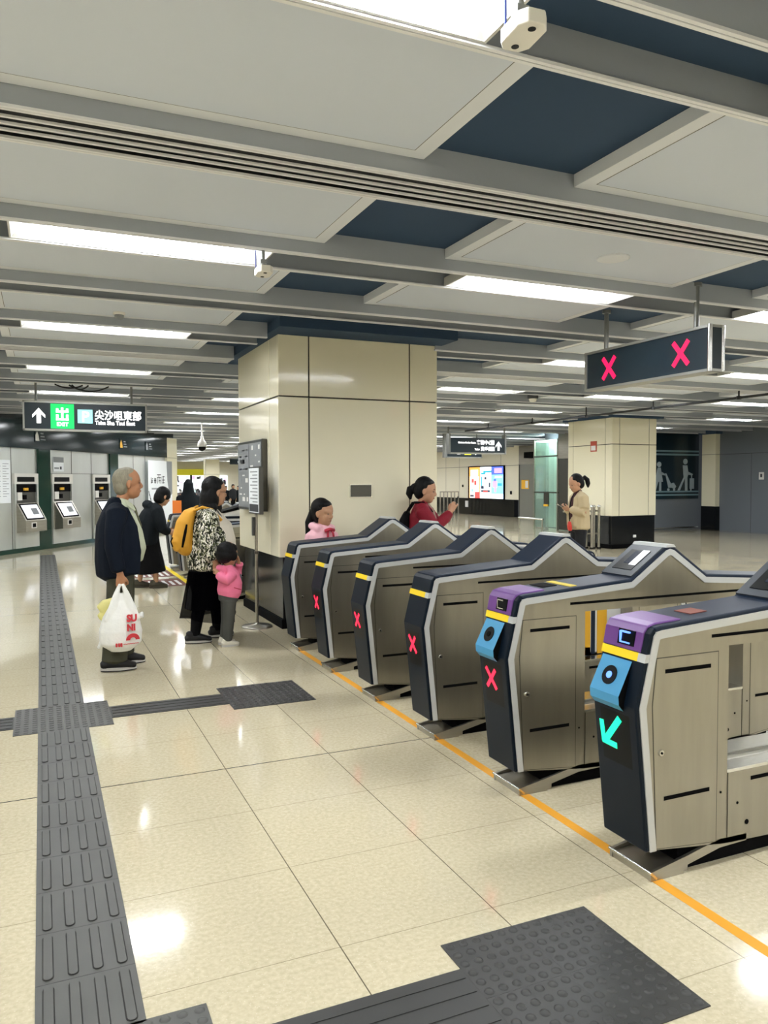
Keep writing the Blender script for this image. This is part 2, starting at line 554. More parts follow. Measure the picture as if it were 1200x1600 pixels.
# dark collar where the pillar meets the soffit
x0, y0, x1, y1 = PILLAR
c.box((x0 - .1, y0 - .42, 3.135), (x1 + .04, y1 - .1, ZD - .001), 'ceiling_dark')
ceiling = struct('ceiling', c)

# beams: open channels of two folded grey plates with white lower rails
def beam(idx, xa, xb, y0, y1, slots=False):
    m = MB()
    for ya, yb in ((y0, y0 + .012), (y1 - .012, y1)):
        m.box((xa, ya, ZB + .004), (xb, yb, ZD), 'beam_grey')
    for ya in (y0 - .003, y1 - .037):
        m.box((xa, ya, ZB), (xb, ya + .017, ZB + .012), 'rail_white')
        m.box((xa, ya + .023, ZB), (xb, ya + .04, ZB + .012), 'rail_white')
        m.box((xa, ya + .002, ZB + .003), (xb, ya + .038, ZB + .013), 'beam_grey')
    if slots:
        m.box((xa, y0 + .04, ZB + .06), (xb, y1 - .04, ZB + .07), 'slot_dark')
        for ya in (y0 + .012, y1 - .016): m.box((xa, ya, ZB + .02), (xb, ya + .004, ZB + .06), 'slot_dark')
        w = (y1 - y0 - .08) / 4
        for q in range(1, 4):
            yy = y0 + .04 + w * q
            m.box((xa, yy - .008, ZB + .002), (xb, yy + .008, ZB + .012), 'rail_white')
    struct('trim_%d' % idx, m)
n = 1
k = -2
while True:
    yl, ys = 1.97 + PERY * k, 3.50 + PERY * k
    if ys > 59.6: break
    for y0, y1, sl in ((yl, yl + .44, False), (ys, ys + .35, k % 2 == 0)):
        if y0 < YA: continue
        if 7.5 < y0 < 9.7:
            beam(n, XA, 2.19, y0, y1, sl); n += 1
            beam(n, 4.16, XB, y0, y1, sl); n += 1
        else:
            beam(n, XA, XB if y0 < 18.7 else (15.3 if y0 < 22.2 else 19.0), y0, y1, sl); n += 1
    k += 1
TRIM = n

# recessed strip lights -------------------------------------------------
def make_light():
    root = empty('ceiling_light', (0, 0, 0))
    L, W = 1.56, .335
    m = MB()
    zb, zt = ZB + .012, ZB + .125
    ob = [(-L / 2, -W / 2), (L / 2, -W / 2), (L / 2, W / 2), (-L / 2, W / 2)]
    it = [(-L / 2 + .10, -.075), (L / 2 - .10, -.075), (L / 2 - .10, .075), (-L / 2 + .10, .075)]
    V = [(x, y, zb) for x, y in ob] + [(x, y, zt) for x, y in it]
    F = [(0, 4, 5, 1), (1, 5, 6, 2), (2, 6, 7, 3), (3, 7, 4, 0), (4, 7, 6, 5)]
    m.add(V, F, 'reflector')
    for a, b in (((-L / 2 - .012, -W / 2 - .01), (L / 2 + .012, -W / 2)), ((-L / 2 - .012, W / 2), (L / 2 + .012, W / 2 + .01)),
                 ((-L / 2 - .012, -W / 2), (-L / 2, W / 2)), ((L / 2, -W / 2), (L / 2 + .012, W / 2))):
        m.box((a[0], a[1], zb - .004), (b[0], b[1], zb + .06), 'reflector')
    for s in (-1, 1):
        m.box((s * .62, -.03, zt - .05), (s * .65, .03, zt), 'white_plastic')
    m.build('reflector', root)
    MB().box((-.61, -.105, zb + .012), (.61, .105, zb + .04), 'lamp').build('lamp_tube', root)
    return root
light0 = make_light()
LIGHTS = []
first = True
for k in range(-2, 20):
    for i in range(-3, 7):
        x = -0.14 + PERX * i + .78; y = 1.97 + PERY * k + .22
        if x + .8 > 19.4 or x - .8 < XA or y < YA + .3 or y > 59: continue
        if y > 36 and not 5 < x < 16: continue
        if 18.7 < y < 22.6 and x > 14.0: continue
        if y > 22 and x > 18.0: continue
        if 11.0 < x < 14.4 and 14 < y < 16.3: continue
        if 2.0 < x < 4.4 and 7.5 < y < 10: continue
        # the ticket wall cuts the hall diagonally
        if y < 26.5 and (x + .84) * .8267 - (y - 18.77) * .5626 < .9: continue
        if y > 26 and x < 2.5: continue
        o = light0 if first else copy_tree(light0)
        first = False
        o.location = (x, y, 0)
        o['category'] = 'ceiling light'
        lab = {(0, 0): 'white recessed strip light at the very top of the photo beside the big people sensor',
               (0, 1): 'white recessed strip light in the left half with a small sensor at its right end',
               (1, 1): 'white recessed strip light right of centre, just beyond the round ceiling speaker',
               (2, 1): 'white recessed strip light cut off by the right edge beside the hanging red cross sign',
               (0, 2): 'white recessed strip light at far left just beyond the round smoke detector',
               (0, 3): 'white recessed strip light at far left just above the green exit sign',
               (2, 2): 'white recessed strip light just left of the hanging red cross sign'}.get((i, k))
        if lab:
            o['label'] = lab
        elif y < 1.5 or (y < 3 and i != 0) or (y < 6 and (i > 2 or i < 0)):
            o['label'] = 'white recessed strip light beside or behind the viewer, out of frame'
            o['group'] = 'ceiling strip lights out of frame'
        else:
            o['label'] = 'white strip light in the distant rows of ceiling beams'
            o['group'] = 'ceiling strip lights in the distance'

# walls around the hall -------------------------------------------------
struct('wall_back', MB().box((XA - .2, YA - .2, 0), (XB + .2, YA, ZD), 'cream_wall'))
struct('wall_left', MB().box((XA - .2, YA, 0), (XA, YB, ZD), 'cream_wall'))
w = MB()
w.box((XA, 60.0, 0), (19.2, 60.2, ZD), 'cream_wall')
struct('wall_far', w)

# right wall: grey cladding near, cream panels with a black base beyond the lift block
w = MB()
w.box((19.6, YA, 0), (19.8, 18.2, 2.40), 'grey_wall')
w.box((19.605, YA, 2.40), (19.8, 18.2, 2.412), 'panel_joint')
w.box((19.6, YA, 2.412), (19.8, 18.2, ZD), 'grey_wall')
for y in (17.0, 14.6, 12.2, 9.8):
    w.box((19.597, y, 0), (19.61, y + .008, 2.40), 'panel_joint')
struct('wall_right', w)
w = MB()
w.box((19.0, 22.3, .77), (19.2, 60.0, 2.27), 'cream_wall')
w.box((19.0, 22.3, 2.285), (19.2, 60.0, ZD), 'cream_wall')
w.box((19.01, 22.3, 2.27), (19.2, 60.0, 2.285), 'panel_joint')
w.box((18.985, 28.9, 0), (19.2, 60.0, .77), 'black_stone')
for y in (30.0, 33.8, 35.2):
    w.box((18.996, y, .77), (19.05, y + .012, 3.2), 'panel_joint')
struct('wall_right_far', w)
# grey double service doors beyond the lit posters
d = MB()
d.box((18.97, 25.6, .02), (19.0, 28.45, 2.3), 'grey_door')
d.box((18.965, 27.4, .02), (18.985, 27.41, 2.3), 'steel_dark')
d.box((18.95, 25.5, 2.3), (19.0, 28.5, ZD), 'steel')
d.box((18.96, 28.45, 0), (19.0, 28.52, 2.35), 'steel_dark')
d.box((18.93, 27.15, .98), (18.97, 27.3, 1.02), 'steel_dark')
struct('door_1', d)

# lift block with the mural on the side facing us
b = MB()
b.box((15.9, 19.1, 0), (19.8, 22.3, ZD), 'grey_wall')
struct('wall_lift', b)
m = MB()
m.box((15.5, 19.06, 1.0), (19.6, 19.1, ZD), 'mural_navy')
for z in (2.42, 2.53): m.box((15.5, 19.052, z - .028), (19.6, 19.06, z + .028), 'mural_line')
for z in (1.13, 1.235): m.box((15.5, 19.052, z - .025), (19.6, 19.06, z + .025), 'mural_line')
m.box((15.5, 19.05, .06), (19.6, 19.1, .10), 'steel_bright')
struct('trim_%d' % TRIM, m); TRIM += 1
# column between mural and grey wall
m = MB()
m.box((19.42, 18.2, .77), (19.78, 18.75, 2.40), 'cream_panel')
m.box((19.42, 18.2, 2.412), (19.78, 18.75, 3.05), 'cream_panel')
m.box((19.43, 18.21, 2.40), (19.78, 18.75, 2.412), 'panel_joint')
m.box((19.40, 18.18, 0), (19.78, 18.75, .77), 'black_stone')
m.box((19.3, 18.1, 3.05), (19.78, 18.8, ZD), 'ceiling_dark')
struct('wall_column', m)

# pillars ---------------------------------------------------------------
def pillar(name, x0, y0, x1, y1, zb, zj, zt, jx, jy, inset=.05):
    m = MB()
    m.box((x0 + inset, y0 + inset, 0), (x1 - inset, y1 - inset, zb + .01), 'black_stone')
    m.box((x0 + inset - .02, y0 + inset - .02, 0), (x1 - inset + .02, y1 - inset + .02, .1), 'black')
    m.box((x0 + .012, y0 + .012, zb), (x1 - .012, y1 - .012, zt), 'panel_joint')
    xs = [x0] + jx + [x1]; ys = [y0] + jy + [y1]; g = .007
    for z0, z1 in ((zb, zj - g), (zj + g, zt)):
        for i in range(len(xs) - 1):
            a = xs[i] + (g if i else 0); b_ = xs[i + 1] - (g if i < len(xs) - 2 else 0)
            for ya, yb in ((y0, y0 + .03), (y1 - .03, y1)):
                m.box((a, ya, z0), (b_, yb, z1), 'cream_panel')
        for i in range(len(ys) - 1):
            a = ys[i] + (g if i else .03); b_ = ys[i + 1] - (g if i < len(ys) - 2 else .03)
            for xa, xb in ((x0, x0 + .03), (x1 - .03, x1)):
                m.box((xa, a, z0), (xb, b_, z1), 'cream_panel')
    return struct(name, m, bevel=.006)
pillar('wall_pillar', 2.31, 8.0, 4.2, 9.8, .775, 2.49, 3.136, [2.652, 3.849], [8.36], .05)
pillar('wall_pillar_far', 12.1, 14.36, 13.42, 16.0, .765, 2.435, 3.05, [12.32, 13.2], [14.6, 15.8], .015)
MB_ = MB().box((12.0, 14.2, 3.05), (13.5, 16.1, ZD - .002), 'ceiling_dark')
struct('trim_%d' % TRIM, MB_); TRIM += 1
# plain pillars deep in the hall behind the ticket machines
pillar('wall_pillar_deep', 10.05, 52.0, 10.94, 52.9, .3, 2.1, ZD, [], [], .01)
# ------------------------------------------------------------------ ticket gates
GX = 3.135; GW = .25
OUT = [(-.995, .125), (-1.055, .70), (-.985, .985), (-.965, 1.008), (-.93, 1.015), (-.27, 1.06), (-.035, 1.218), (0, 1.228)]
OUT = OUT + [(-x, z) for x, z in OUT[::-1][1:]]
def clip_ends(pts, z0):
    return pts
def gate(name, y0, label, ind, extras, x=GX, rz=0):
    root = empty(name, (x, y0 + GW / 2, 0), rz, label, 'ticket gate')
    h = GW / 2
    i1 = offset_line(OUT, .022); i2 = offset_line(OUT, .05); i0 = offset_line(OUT, .018)
    for L in (i0, i1, i2):
        L[0] = (L[0][0], .125); L[-1] = (L[-1][0], .125)
    # navy end casings (two) and the navy top cover
    a, b = 3, len(OUT) - 4
    m = MB().strip(OUT[:a + 1], i1[:a + 1], -h, h, 'navy_face')
    ec = m.build('end_casing', root, bevel=.006)
    m = MB().strip(OUT[b:], i1[b:], -h, h, 'navy_face')
    m.build('end_casing', root, bevel=.006)
    m = MB().strip(OUT[a:b + 1], i1[a:b + 1], -h, h, 'navy')
    tc = m.build('top_cover', root, bevel=.007)
    # silver edge trim on both sides
    for s in (-1, 1):
        m = MB().strip(i0, i2, s * (h - .012), s * (h + .004), 'silver_trim')
        m.build('edge_trim', root)
    # cap on the apex
    m = MB()
    V = [(-.036, -h - .006, 1.218), (.036, -h - .006, 1.218), (.036, h + .006, 1.218), (-.036, h + .006, 1.218),
         (-.022, -h - .006, 1.234), (.022, -h - .006, 1.234), (.022, h + .006, 1.234), (-.022, h + .006, 1.234)]
    m.add(V, [(0, 3, 2, 1), (4, 5, 6, 7), (0, 1, 5, 4), (1, 2, 6, 5), (2, 3, 7, 6), (3, 0, 4, 7)], 'silver_trim')
    m.build('apex_cap', root)
    # steel body: two housings, a bridge above and a low sill with ledges between them
    hs = h - .004
    prof = offset_line(OUT, .046); prof[0] = (prof[0][0], .125); prof[-1] = (prof[-1][0], .125)
    nl = [p for p in prof if p[0] < -.6]
    xi = -.565
    m = MB()
    zt = 1.02
    left = nl + [(xi, 1.005), (xi, .08)]
    m.prism(left, -hs, hs, 'Y', 'steel_side')
    m.prism([(-x_, z_) for x_, z_ in left][::-1], -hs, hs, 'Y', 'steel_side')
    top = [p for p in prof if -.6 <= p[0] <= .6]
    m.prism([(xi - .002, .905), (xi - .002, 1.0)] + top + [(-xi + .002, 1.0), (-xi + .002, .905)], -hs, hs, 'Y', 'steel_side')
    m.prism([(xi - .002, .08), (xi - .002, .375), (-xi + .002, .375), (-xi + .002, .08), (0, .06)], -hs, hs, 'Y', 'steel_side')
    m.build('body', root)
    # ledges in the opening
    m = MB().box((xi, -hs, .375), (-xi, -hs + .085, .388), 'steel_bright').box((xi, .0, .375), (-xi, hs, .402), 'steel_bright')
    m.build('ledge', root)
    # door panels, slots and locks on the lane side facing us, mirrored on the other
    for s in (-1, 1):
        yf = s * (hs + .0015)
        for sx in (-1, 1):
            m = MB()
            ip = offset_line(OUT, .088)
            dl = [(x_, z_) for x_, z_ in ip[1:3]]
            poly = [(-.94, .13), (ip[1][0], .70), (-.947, .885), (-.625, .885), (-.625, .1)]
            ln = [(px - (.004 if px < -.7 else -.004), pz + (.004 if pz > .5 else -.003)) for px, pz in poly]
            P2 = [(x_ * -sx, z_) for x_, z_ in ln]; P1 = [(x_ * -sx, z_) for x_, z_ in poly]
            m.prism(P2, s * hs, s * (hs + .0006), 'Y', 'steel_dark')
            m.prism(P1, s * hs, yf, 'Y', 'steel_side')
            for z in (.832, .325):
                m.box((-sx * -.905, yf, z - .008), (-sx * -.665, yf + s * .0015, z + .008), 'black')
            d = m.build('door_panel', root)
            if s < 0:
                MB().cyl((-sx * -.925, yf, .512), (-sx * -.925, yf + s * .008, .512), .014, .012, 12, 'steel_bright').cyl((-sx * -.925, yf, .512), (-sx * -.925, yf + s * .010, .512), .006, .005, 8, 'black').build('lock', d)
        # lower panel of the sill and the long slot under the top
        m = MB()
        m.box((-.5625, s * hs, .10), (-.5595, s * (hs + .0008), .375), 'black')
        m.box((.5595, s * hs, .10), (.5625, s * (hs + .0008), .375), 'black')
        for x_ in (-.43, .2): m.box((x_, s * hs, .325), (x_ + .24, s * (hs + .0015), .341), 'black')
        for x_, z_, r_ in ((-.6, .30, .005), (-.505, .24, .006), (-.45, .15, .011), (.6, .30, .005), (.505, .24, .006), (.45, .15, .011)):
            m.cyl((x_, s * hs, z_), (x_, s * (hs + .0015), z_), r_, r_, 10, 'black', smooth=False)
        m.box((-.66, s * hs, .945), (.66, s * (hs + .0015), .958), 'black')
        m.build('side_slots', root)
    # yellow band round the upper end
    for sx in (-1, 1):
        m = MB()
        pb = [(sx * -1.0145, .875), (sx * -1.0065, .907), (sx * -.978, .907), (sx * -.984, .875)]
        m.prism(pb, -h + .04, h + .002, 'Y', 'yellow_band')
        m.prism(pb, -h - .002, -h + .04, 'Y', 'silver_trim')
        m.build('yellow_band', root)
    # indicator on the end casing
    if ind:
        # face frame: p(u,v) with u along the gate width, v up the lower face
        A = Vector((-.995, 0, .125)); B = Vector((-1.055, 0, .70)); up = (B - A).normalized(); nrm = Vector((-up.z, 0, up.x)) * 1.0
        cz = (.575 - .125) / up.z
        def fp(u, v, d): return A + up * (cz + v) + Vector((0, u, 0)) + nrm * d
        def bar(u0, v0, u1, v1, w, mt, mm):
            t = Vector((u1 - u0, v1 - v0)).normalized(); nn = Vector((-t.y, t.x)) * w / 2
            Q = [(u0 + nn.x, v0 + nn.y), (u1 + nn.x, v1 + nn.y), (u1 - nn.x, v1 - nn.y), (u0 - nn.x, v0 - nn.y)]
            V = [fp(u, v, .001) for u, v in Q] + [fp(u, v, .003) for u, v in Q]
            mm.add(V, [(0, 1, 2, 3), (7, 6, 5, 4), (0, 4, 5, 1), (1, 5, 6, 2), (2, 6, 7, 3), (3, 7, 4, 0)], mt)
        m = MB()
        V = [fp(u, v, .0006) for u, v in ((-.085, -.13), (.085, -.13), (.085, .085), (-.085, .085))]
        m.add(V, [(0, 1, 2, 3)], 'black_gloss')
        uc = .02
        if ind == 'cross':
            bar(uc - .044, -.05, uc + .044, .05, .02, 'red_led', m); bar(uc - .044, .05, uc + .044, -.05, .02, 'red_led', m)
        else:
            bar(uc - .05, .062, uc + .046, -.052, .028, 'green_led', m)
            bar(uc + .055, -.062, uc + .062, .03, .024, 'green_led', m)
            bar(uc + .064, -.055, uc - .022, -.058, .024, 'green_led', m)
        m.build('indicator', root)
    if 'reader' in extras:
        # purple card reader head over the corner
        m = MB()
        o = [(-1.007, .909), (-.992, .985), (-.972, 1.012), (-.93, 1.022), (-.80, 1.030)]
        inn = offset_line(o, .02)
        m.strip(o, inn, -h + .03, h + .002, 'purple')
        r = m.build('card_reader', root, bevel=.005)
        m = MB()
        m.prism([(-1.006, .925), (-.996, .985), (-.98, .985), (-.99, .925)], -.055, .04, 'Y', 'black_gloss')
        m.build('reader_window', r)
        m = MB()
        for a_, b_ in (((.018, .932), (.024, .978)), ((-.032, .974), (.02, .980)), ((-.032, .932), (.02, .937))):
            m.box((-1.0085, a_[0], a_[1]), (-1.0, b_[0], b_[1]), 'blue_led' if 'lit' in extras else 'steel_bright')
        m.build('reader_light', r)
        # blue wedge-shaped code scanner
        m = MB()
        yl0, yl1 = -.06, .112
        pr = [(-1.016, .868), (-1.083, .735), (-1.080, .70), (-1.058, .675)]
        V = [(x_, yl0, z_) for x_, z_ in pr] + [(x_, yl1, z_) for x_, z_ in pr]
        m.add(V, [(0, 1, 5, 4), (1, 2, 6, 5), (2, 3, 7, 6)], 'scan_blue')
        m.add(V, [(0, 3, 2, 1), (4, 5, 6, 7), (0, 4, 7, 3)], 'black')
        sc = m.build('code_scanner', root)
        nv = Vector((-.133, 0, .067)).normalized(); cpos = Vector((-1.0505, .03, .80))
        MB().cyl(cpos - nv * .004, cpos + nv * .003, .04, .04, 20, 'black_gloss', smooth=False).cyl(cpos, cpos + nv * .006, .016, .014, 14, 'blue_led' if 'lit' in extras else 'black').build('scanner_lens', sc)
    if 'screen' in extras:
        up = Vector((.235, 0, .158)).normalized(); nn = Vector((-up.z, 0, up.x)); c0 = Vector((-.152, 0, 1.139))
        R = Matrix((up, Vector((0, 1, 0)), nn)).transposed()
        m = MB().obox(c0 + nn * .004, (.26, GW - .012, .008), R, 'display_frame')
        m.obox(c0 + nn * .009, (.17, .15, .004), R, 'black_gloss')
        s_ = m.build('display', root)
        MB().obox(c0 + nn * .0115 + Vector((0, .0, 0)) + up * .02, (.11, .06, .002), R, 'screen_dim').obox(c0 + nn * .0118 + Vector((0, -.045, 0)) + up * .02, (.13, .05, .002), R, 'screen_lit').build('display_picture', s_)
    if 'yellow_label' in extras:
        m = MB().prism([(-.645, 1.035), (-.605, 1.038), (-.605, 1.041), (-.645, 1.038)], -.10, .11, 'Y', 'label_yellow')
        m.prism([(-.76, 1.027), (-.67, 1.033), (-.67, 1.036), (-.76, 1.03)], -.02, .10, 'Y', 'black')
        m.build('top_label', root)
    if 'orange_label' in extras:
        m = MB().prism([(-.70, 1.031), (-.61, 1.037), (-.61, 1.040), (-.70, 1.034)], -.045, .045, 'Y', 'label_rust')
        m.build('top_label', root)
    if 'flap' in extras:
        m = MB()
        m.box((.14, .0, .38), (.58, .012, .90), 'paper')
        m.box((.20, -.006, .39), (.30, .0, .90), 'notice_yellow').box((.36, -.006, .39), (.44, .0, .90), 'notice_yellow')
        m.box((.14, -.006, .39), (.30, .0, .44), 'notice_yellow').box((.31, -.006, .39), (.34, .0, .90), 'navy')
        m.build('barrier_flap', root)
    # stainless foot: ribbed nose, tray and rising side arms over a black base
    m = MB()
    m.box((-.80, -.09, 0), (.80, .09, .09), 'black')
    m.build('base', root)
    for sx in (-1, 1):
        f = MB()
        xn = sx * -.965
        for q in range(4):
            f.cyl((xn + sx * .008 * q, -h + .0, .034 - .0075 * q + .0), (xn + sx * .008 * q, h, .034 - .0075 * q), .006, .006, 8, 'steel_bright')
        f.prism([(xn + sx * .004, 0.0), (xn + sx * .0, .03), (sx * -.76, .04), (sx * -.76, .0)], -h + .0185, h - .0185, 'Y', 'steel')
        for s in (-1, 1):
            y_a, y_b = (s * (h - .004), s * (h - .018))
            f.prism([(xn, .0), (xn, .036), (sx * -.795, .066), (sx * -.795, .0)], y_a, y_b, 'Y', 'steel')
            f.prism([(sx * -.795, .028), (sx * -.795, .066), (sx * -.60, .105), (sx * -.60, .068)], y_a, y_b, 'Y', 'steel')
            f.prism([(sx * -.60, .068), (sx * -.60, .105), (sx * -.45, .10), (sx * -.45, .072)], y_a, y_b, 'Y', 'steel')
        f.build('foot', root)
    return root

GATES = [
    (2.322, 'nearest ticket gate, with purple reader, blue scanner and lit green arrow', 'arrow', ('reader', 'lit', 'screen', 'orange_label')),
    (3.243, 'ticket gate with purple reader, blue scanner and red cross, second from the camera', 'cross', ('reader', 'screen', 'yellow_label')),
    (4.164, 'third ticket gate from the camera, plain navy end with a red cross, no reader', 'cross', ('flap',)),
    (5.085, 'fourth ticket gate from the camera, fully navy end with a red cross', 'cross', ()),
    (6.005, 'fifth ticket gate from the camera, next to the last before the cream pillar', 'cross', ()),
    (6.905, 'last ticket gate of the front row, beside the big cream pillar, without a lit cross', None, ()),
    (10.3, 'ticket gate just beyond the big pillar, behind the child in pink', None, ()),
    (11.6, 'ticket gate beyond the pillar, hidden behind the woman with the yellow backpack', None, ()),
    (12.97, 'distant ticket gate beside the yellow backpack, nearer of the two by the bending person', None, ()),
    (14.12, 'distant ticket gate with pale trim in front of the bending person in black', None, ()),
]
for y0, lab, ind, ex in GATES:
    gate('ticket_gate', y0, lab, ind, ex, GX - (.05 if y0 > 12 else 0))
# ------------------------------------------------------------------ floor fittings: tactile paving, yellow line
def dome_pad(name, x0, y0, nx, ny, label, mname):
    m = MB()
    for i in range(nx):
        for j in range(ny):
            a, b = x0 + .3 * i, y0 + .3 * j
            m.box((a + .0004, b + .0004, .0), (a + .2996, b + .2996, .004), mname)
            for p in range(6):
                for q in range(6):
                    cx, cy = a + .025 + .05 * p, b + .025 + .05 * q
                    n = 10
                    V = []
                    for r, z in ((.0165, .004), (.014, .0075), (.008, .009)):
                        V += [(cx + r * cos(2 * pi * k / n), cy + r * sin(2 * pi * k / n), z) for k in range(n)]
                    F = [(k, (k + 1) % n, n + (k + 1) % n, n + k) for k in range(n)] + [(n + k, n + (k + 1) % n, 2 * n + (k + 1) % n, 2 * n + k) for k in range(n)] + [[2 * n + k for k in range(n)]]
                    m.add(V, F, mname, True)
    return tag(m.build(name), label, 'tactile paving')
def bar_path(name, x0, y0, y1, label, mname='tactile'):
    m = MB()
    m.box((x0, y0, 0), (x0 + .3, y1, .004), mname)
    n = round((y1 - y0) / .302)
    st = (y1 - y0) / n
    for k in range(n):
        ya, yb = y0 + k * st, y0 + (k + 1) * st
        if k: m.box((x0, ya - .0012, .0038), (x0 + .3, ya + .0012, .0044), 'tactile_dark')
        for b in range(4):
            cx = x0 + .0375 + .075 * b
            def ring(r, z, e):
                pts = []
                for a in range(7): pts.append((cx + r * cos(pi * a / 6), yb - .016 - r + r * sin(pi * a / 6) - e, z))
                for a in range(7): pts.append((cx + r * cos(pi + pi * a / 6), ya + .016 + r + r * sin(pi + pi * a / 6) + e, z))
                return pts
            V = ring(.0175, .004, -.0) + ring(.0135, .009, .0)
            N = 14
            m.add(V, [(i, (i + 1) % N, N + (i + 1) % N, N + i) for i in range(N)], 'tactile_dark', False)
            m.add(V[N:], [list(range(N))], mname)
    return tag(m.build(name), label, 'tactile paving')
TX = -.045
bar_path('tactile_path', TX, 2.31, 5.31, 'grey ribbed tactile path in the foreground, running away from the camera')
bar_path('tactile_path', TX, 5.91, 18.4, 'grey ribbed tactile path beyond the first crossing, leading to the ticket machines')
dome_pad('tactile_pad', -.19, 5.31, 2, 2, 'grey studded tactile square on the ribbed path, left of the man', 'tactile')
dome_pad('tactile_pad', 1.20, 5.31, 2, 2, 'dark studded tactile square near the far gates, right of the man', 'tactile_dark')
dome_pad('tactile_pad', 1.215, 1.69, 2, 2, 'dark studded tactile square at the bottom right, before the nearest gate', 'tactile_dark')
dome_pad('tactile_pad', -.17, 1.72, 2, 2, 'studded tactile square just showing at the bottom left corner', 'tactile')
def cross_strip(name, xa, xb, y0, y1, label):
    m = MB().box((xa, y0, 0), (xb, y1, .004), 'tactile_dark')
    for q in range(4):
        yy = y0 + (y1 - y0) * (q + .5) / 4
        m.box((xa + .01, yy - .014, .004), (xb - .01, yy + .014, .0065), 'tactile_dark')
    return tag(m.build(name), label, 'tactile paving')
cross_strip('tactile_strip', .41, 1.20, 5.46, 5.74, 'dark ribbed strip joining the two studded squares in mid floor')
cross_strip('tactile_strip', -2.6, -.19, 5.46, 5.74, 'dark ribbed strip leaving the photo at the left edge')
cross_strip('tactile_strip', .43, 1.215, 1.87, 2.15, 'dark ribbed strip at the bottom edge, left of the studded square')
tag(MB().box((2.178, -3.0, 0), (2.228, 7.2, .0012), 'floor_yellow').build('floor_line'), 'yellow line taped on the floor along the feet of the front gates', 'floor marking')
tag(MB().box((2.05, 10.2, 0), (2.13, 17.0, .0012), 'yellow_band').build('floor_line'), 'yellow line on the floor along the distant gates, by the brown mats', 'floor marking')
for i, (y0, y1, lab) in enumerate(((12.1, 13.0, 'brown floor mat with pale stripes, nearer of the two behind the leaf jacket'), (13.35, 14.3, 'brown floor mat with pale stripes, farther one beside the bending person'))):
    m = MB().box((1.35, y0, 0), (2.04, y1, .0012), 'mat_brown')
    for q in range(6):
        x = 1.43 + .1 * q
        m.box((x, y0 + .12, .0012), (x + .05, y1 - .3 + .1 * (q % 2), .0018), 'paper')
    tag(m.build('floor_mat'), lab, 'floor sticker')
for i, (x, y, s, mt) in enumerate(((4.9, 9.2, 0, 'panel_joint'),)):
    struct('trim_%d' % TRIM, MB().box((6.0, 19.3, 0), (15.2, 19.33, .0012), mt)); TRIM += 1

# ------------------------------------------------------------------ ticket machine wall (slanting away on the left)
TW = atan2(.8267, .5626)
tw = empty('wall_ticket', (-.84, 18.77, 0), TW, kind='structure')
m = MB()
m.box((-9.0, .02, 0), (8.3, .3, 2.36), 'silver_panel')
m.box((-9.0, -.06, 2.36), (7.92, .3, 3.0), 'teal_fascia')
m.box((-9.0, .05, 3.0), (8.6, .3, ZD), 'teal_fascia')
m.box((-9.0, -.03, 0), (8.3, .05, .1), 'green_column')
for a, b in ((1.38, 1.84), (4.56, 4.98), (-2.0, -1.55)): m.box((a, -.03, .1), (b, .05, 2.36), 'green_column')
for a in (.45, 2.78, 3.68, 5.9, 6.6): m.box((a, .015, .1), (a + .012, .03, 2.36), 'steel_dark')
m.box((1.85, .012, 1.795), (4.56, .03, 1.805), 'steel_dark')
m.box((7.92, -.06, 0), (8.62, .3, 2.98), 'cream_panel')
m.box((7.92, -.063, 2.35), (8.62, .3, 2.36), 'panel_joint')
m.build('wall_panels', tw)
def tmachine(s0, s1, label):
    root = empty('ticket_machine', Vector((-.84, 18.77, 0)) + Matrix.Rotation(TW, 3, 'Z') @ Vector((s0, 0, 0)), TW, label, 'ticket machine', 'ticket machines in the slanting wall')
    W = s1 - s0
    m = MB()
    m.box((0, -.03, 1.55), (W, .02, 1.79), 'white_plastic')
    m.box((0, -.03, .45), (.06, .02, 1.55), 'silver_panel').box((W - .06, -.03, .45), (W, .02, 1.55), 'silver_panel')
    m.box((.06, .012, 1.1), (W - .06, .019, 1.55), 'steel_dark')
    m.box((.0, -.03, .1), (W, .02, .46), 'silver_panel')
    m.build('casing', root)
    MB().box((.09, -.04, 1.60), (W - .16, -.03, 1.71), 'black_gloss').build('message_display', root)
    m = MB().box((.06, -.0, 1.36), (W - .06, .012, 1.55), 'black')
    m.box((.1, -.03, 1.18), (.26, .012, 1.36), 'white_plastic').box((.32, -.03, 1.2), (.42, .012, 1.3), 'black')
    m.box((.34, -.034, 1.4), (.48, .0, 1.46), 'notice_yellow')
    m.build('coin_panel', root)
    # sloping console with touch screen
    m = MB().prism([(-.03, 1.12), (-.26, .72), (-.26, .47), (-.03, .45)], .05, W - .05, 'X', 'steel')
    con = m.build('console', root)
    R = Matrix(((1, 0, 0), (0, -.636, -.771), (0, .771, -.636)))
    up = Vector((0, .4985, .8669)); nn = Vector((0, -.8669, .4985))
    c0 = Vector((W / 2, -.145, .92))
    RR = Matrix((Vector((1, 0, 0)), up, nn)).transposed()
    MB().obox(c0 + nn * .004, (W - .2, .41, .008), RR, 'black').obox(c0 + nn * .009, (W - .28, .34, .004), RR, 'screen_lit').obox(c0 + nn * .0115 + Vector((.1, 0, 0)), (.22, .16, .002), RR, 'print_grey').build('touch_screen', con)
    MB().box((.24, -.272, .55), (.42, -.26, .68), 'white_plastic').box((.27, -.276, .57), (.39, -.271, .66), 'black').build('card_slot', con)
    return root
tmachine(.5, 1.36, 'ticket machine nearest the left edge, between the white notice and a green column')
tmachine(1.9, 2.76, 'ticket machine right of the green column, under a small notice')
tmachine(3.7, 4.54, 'ticket machine right behind the grey-haired man')
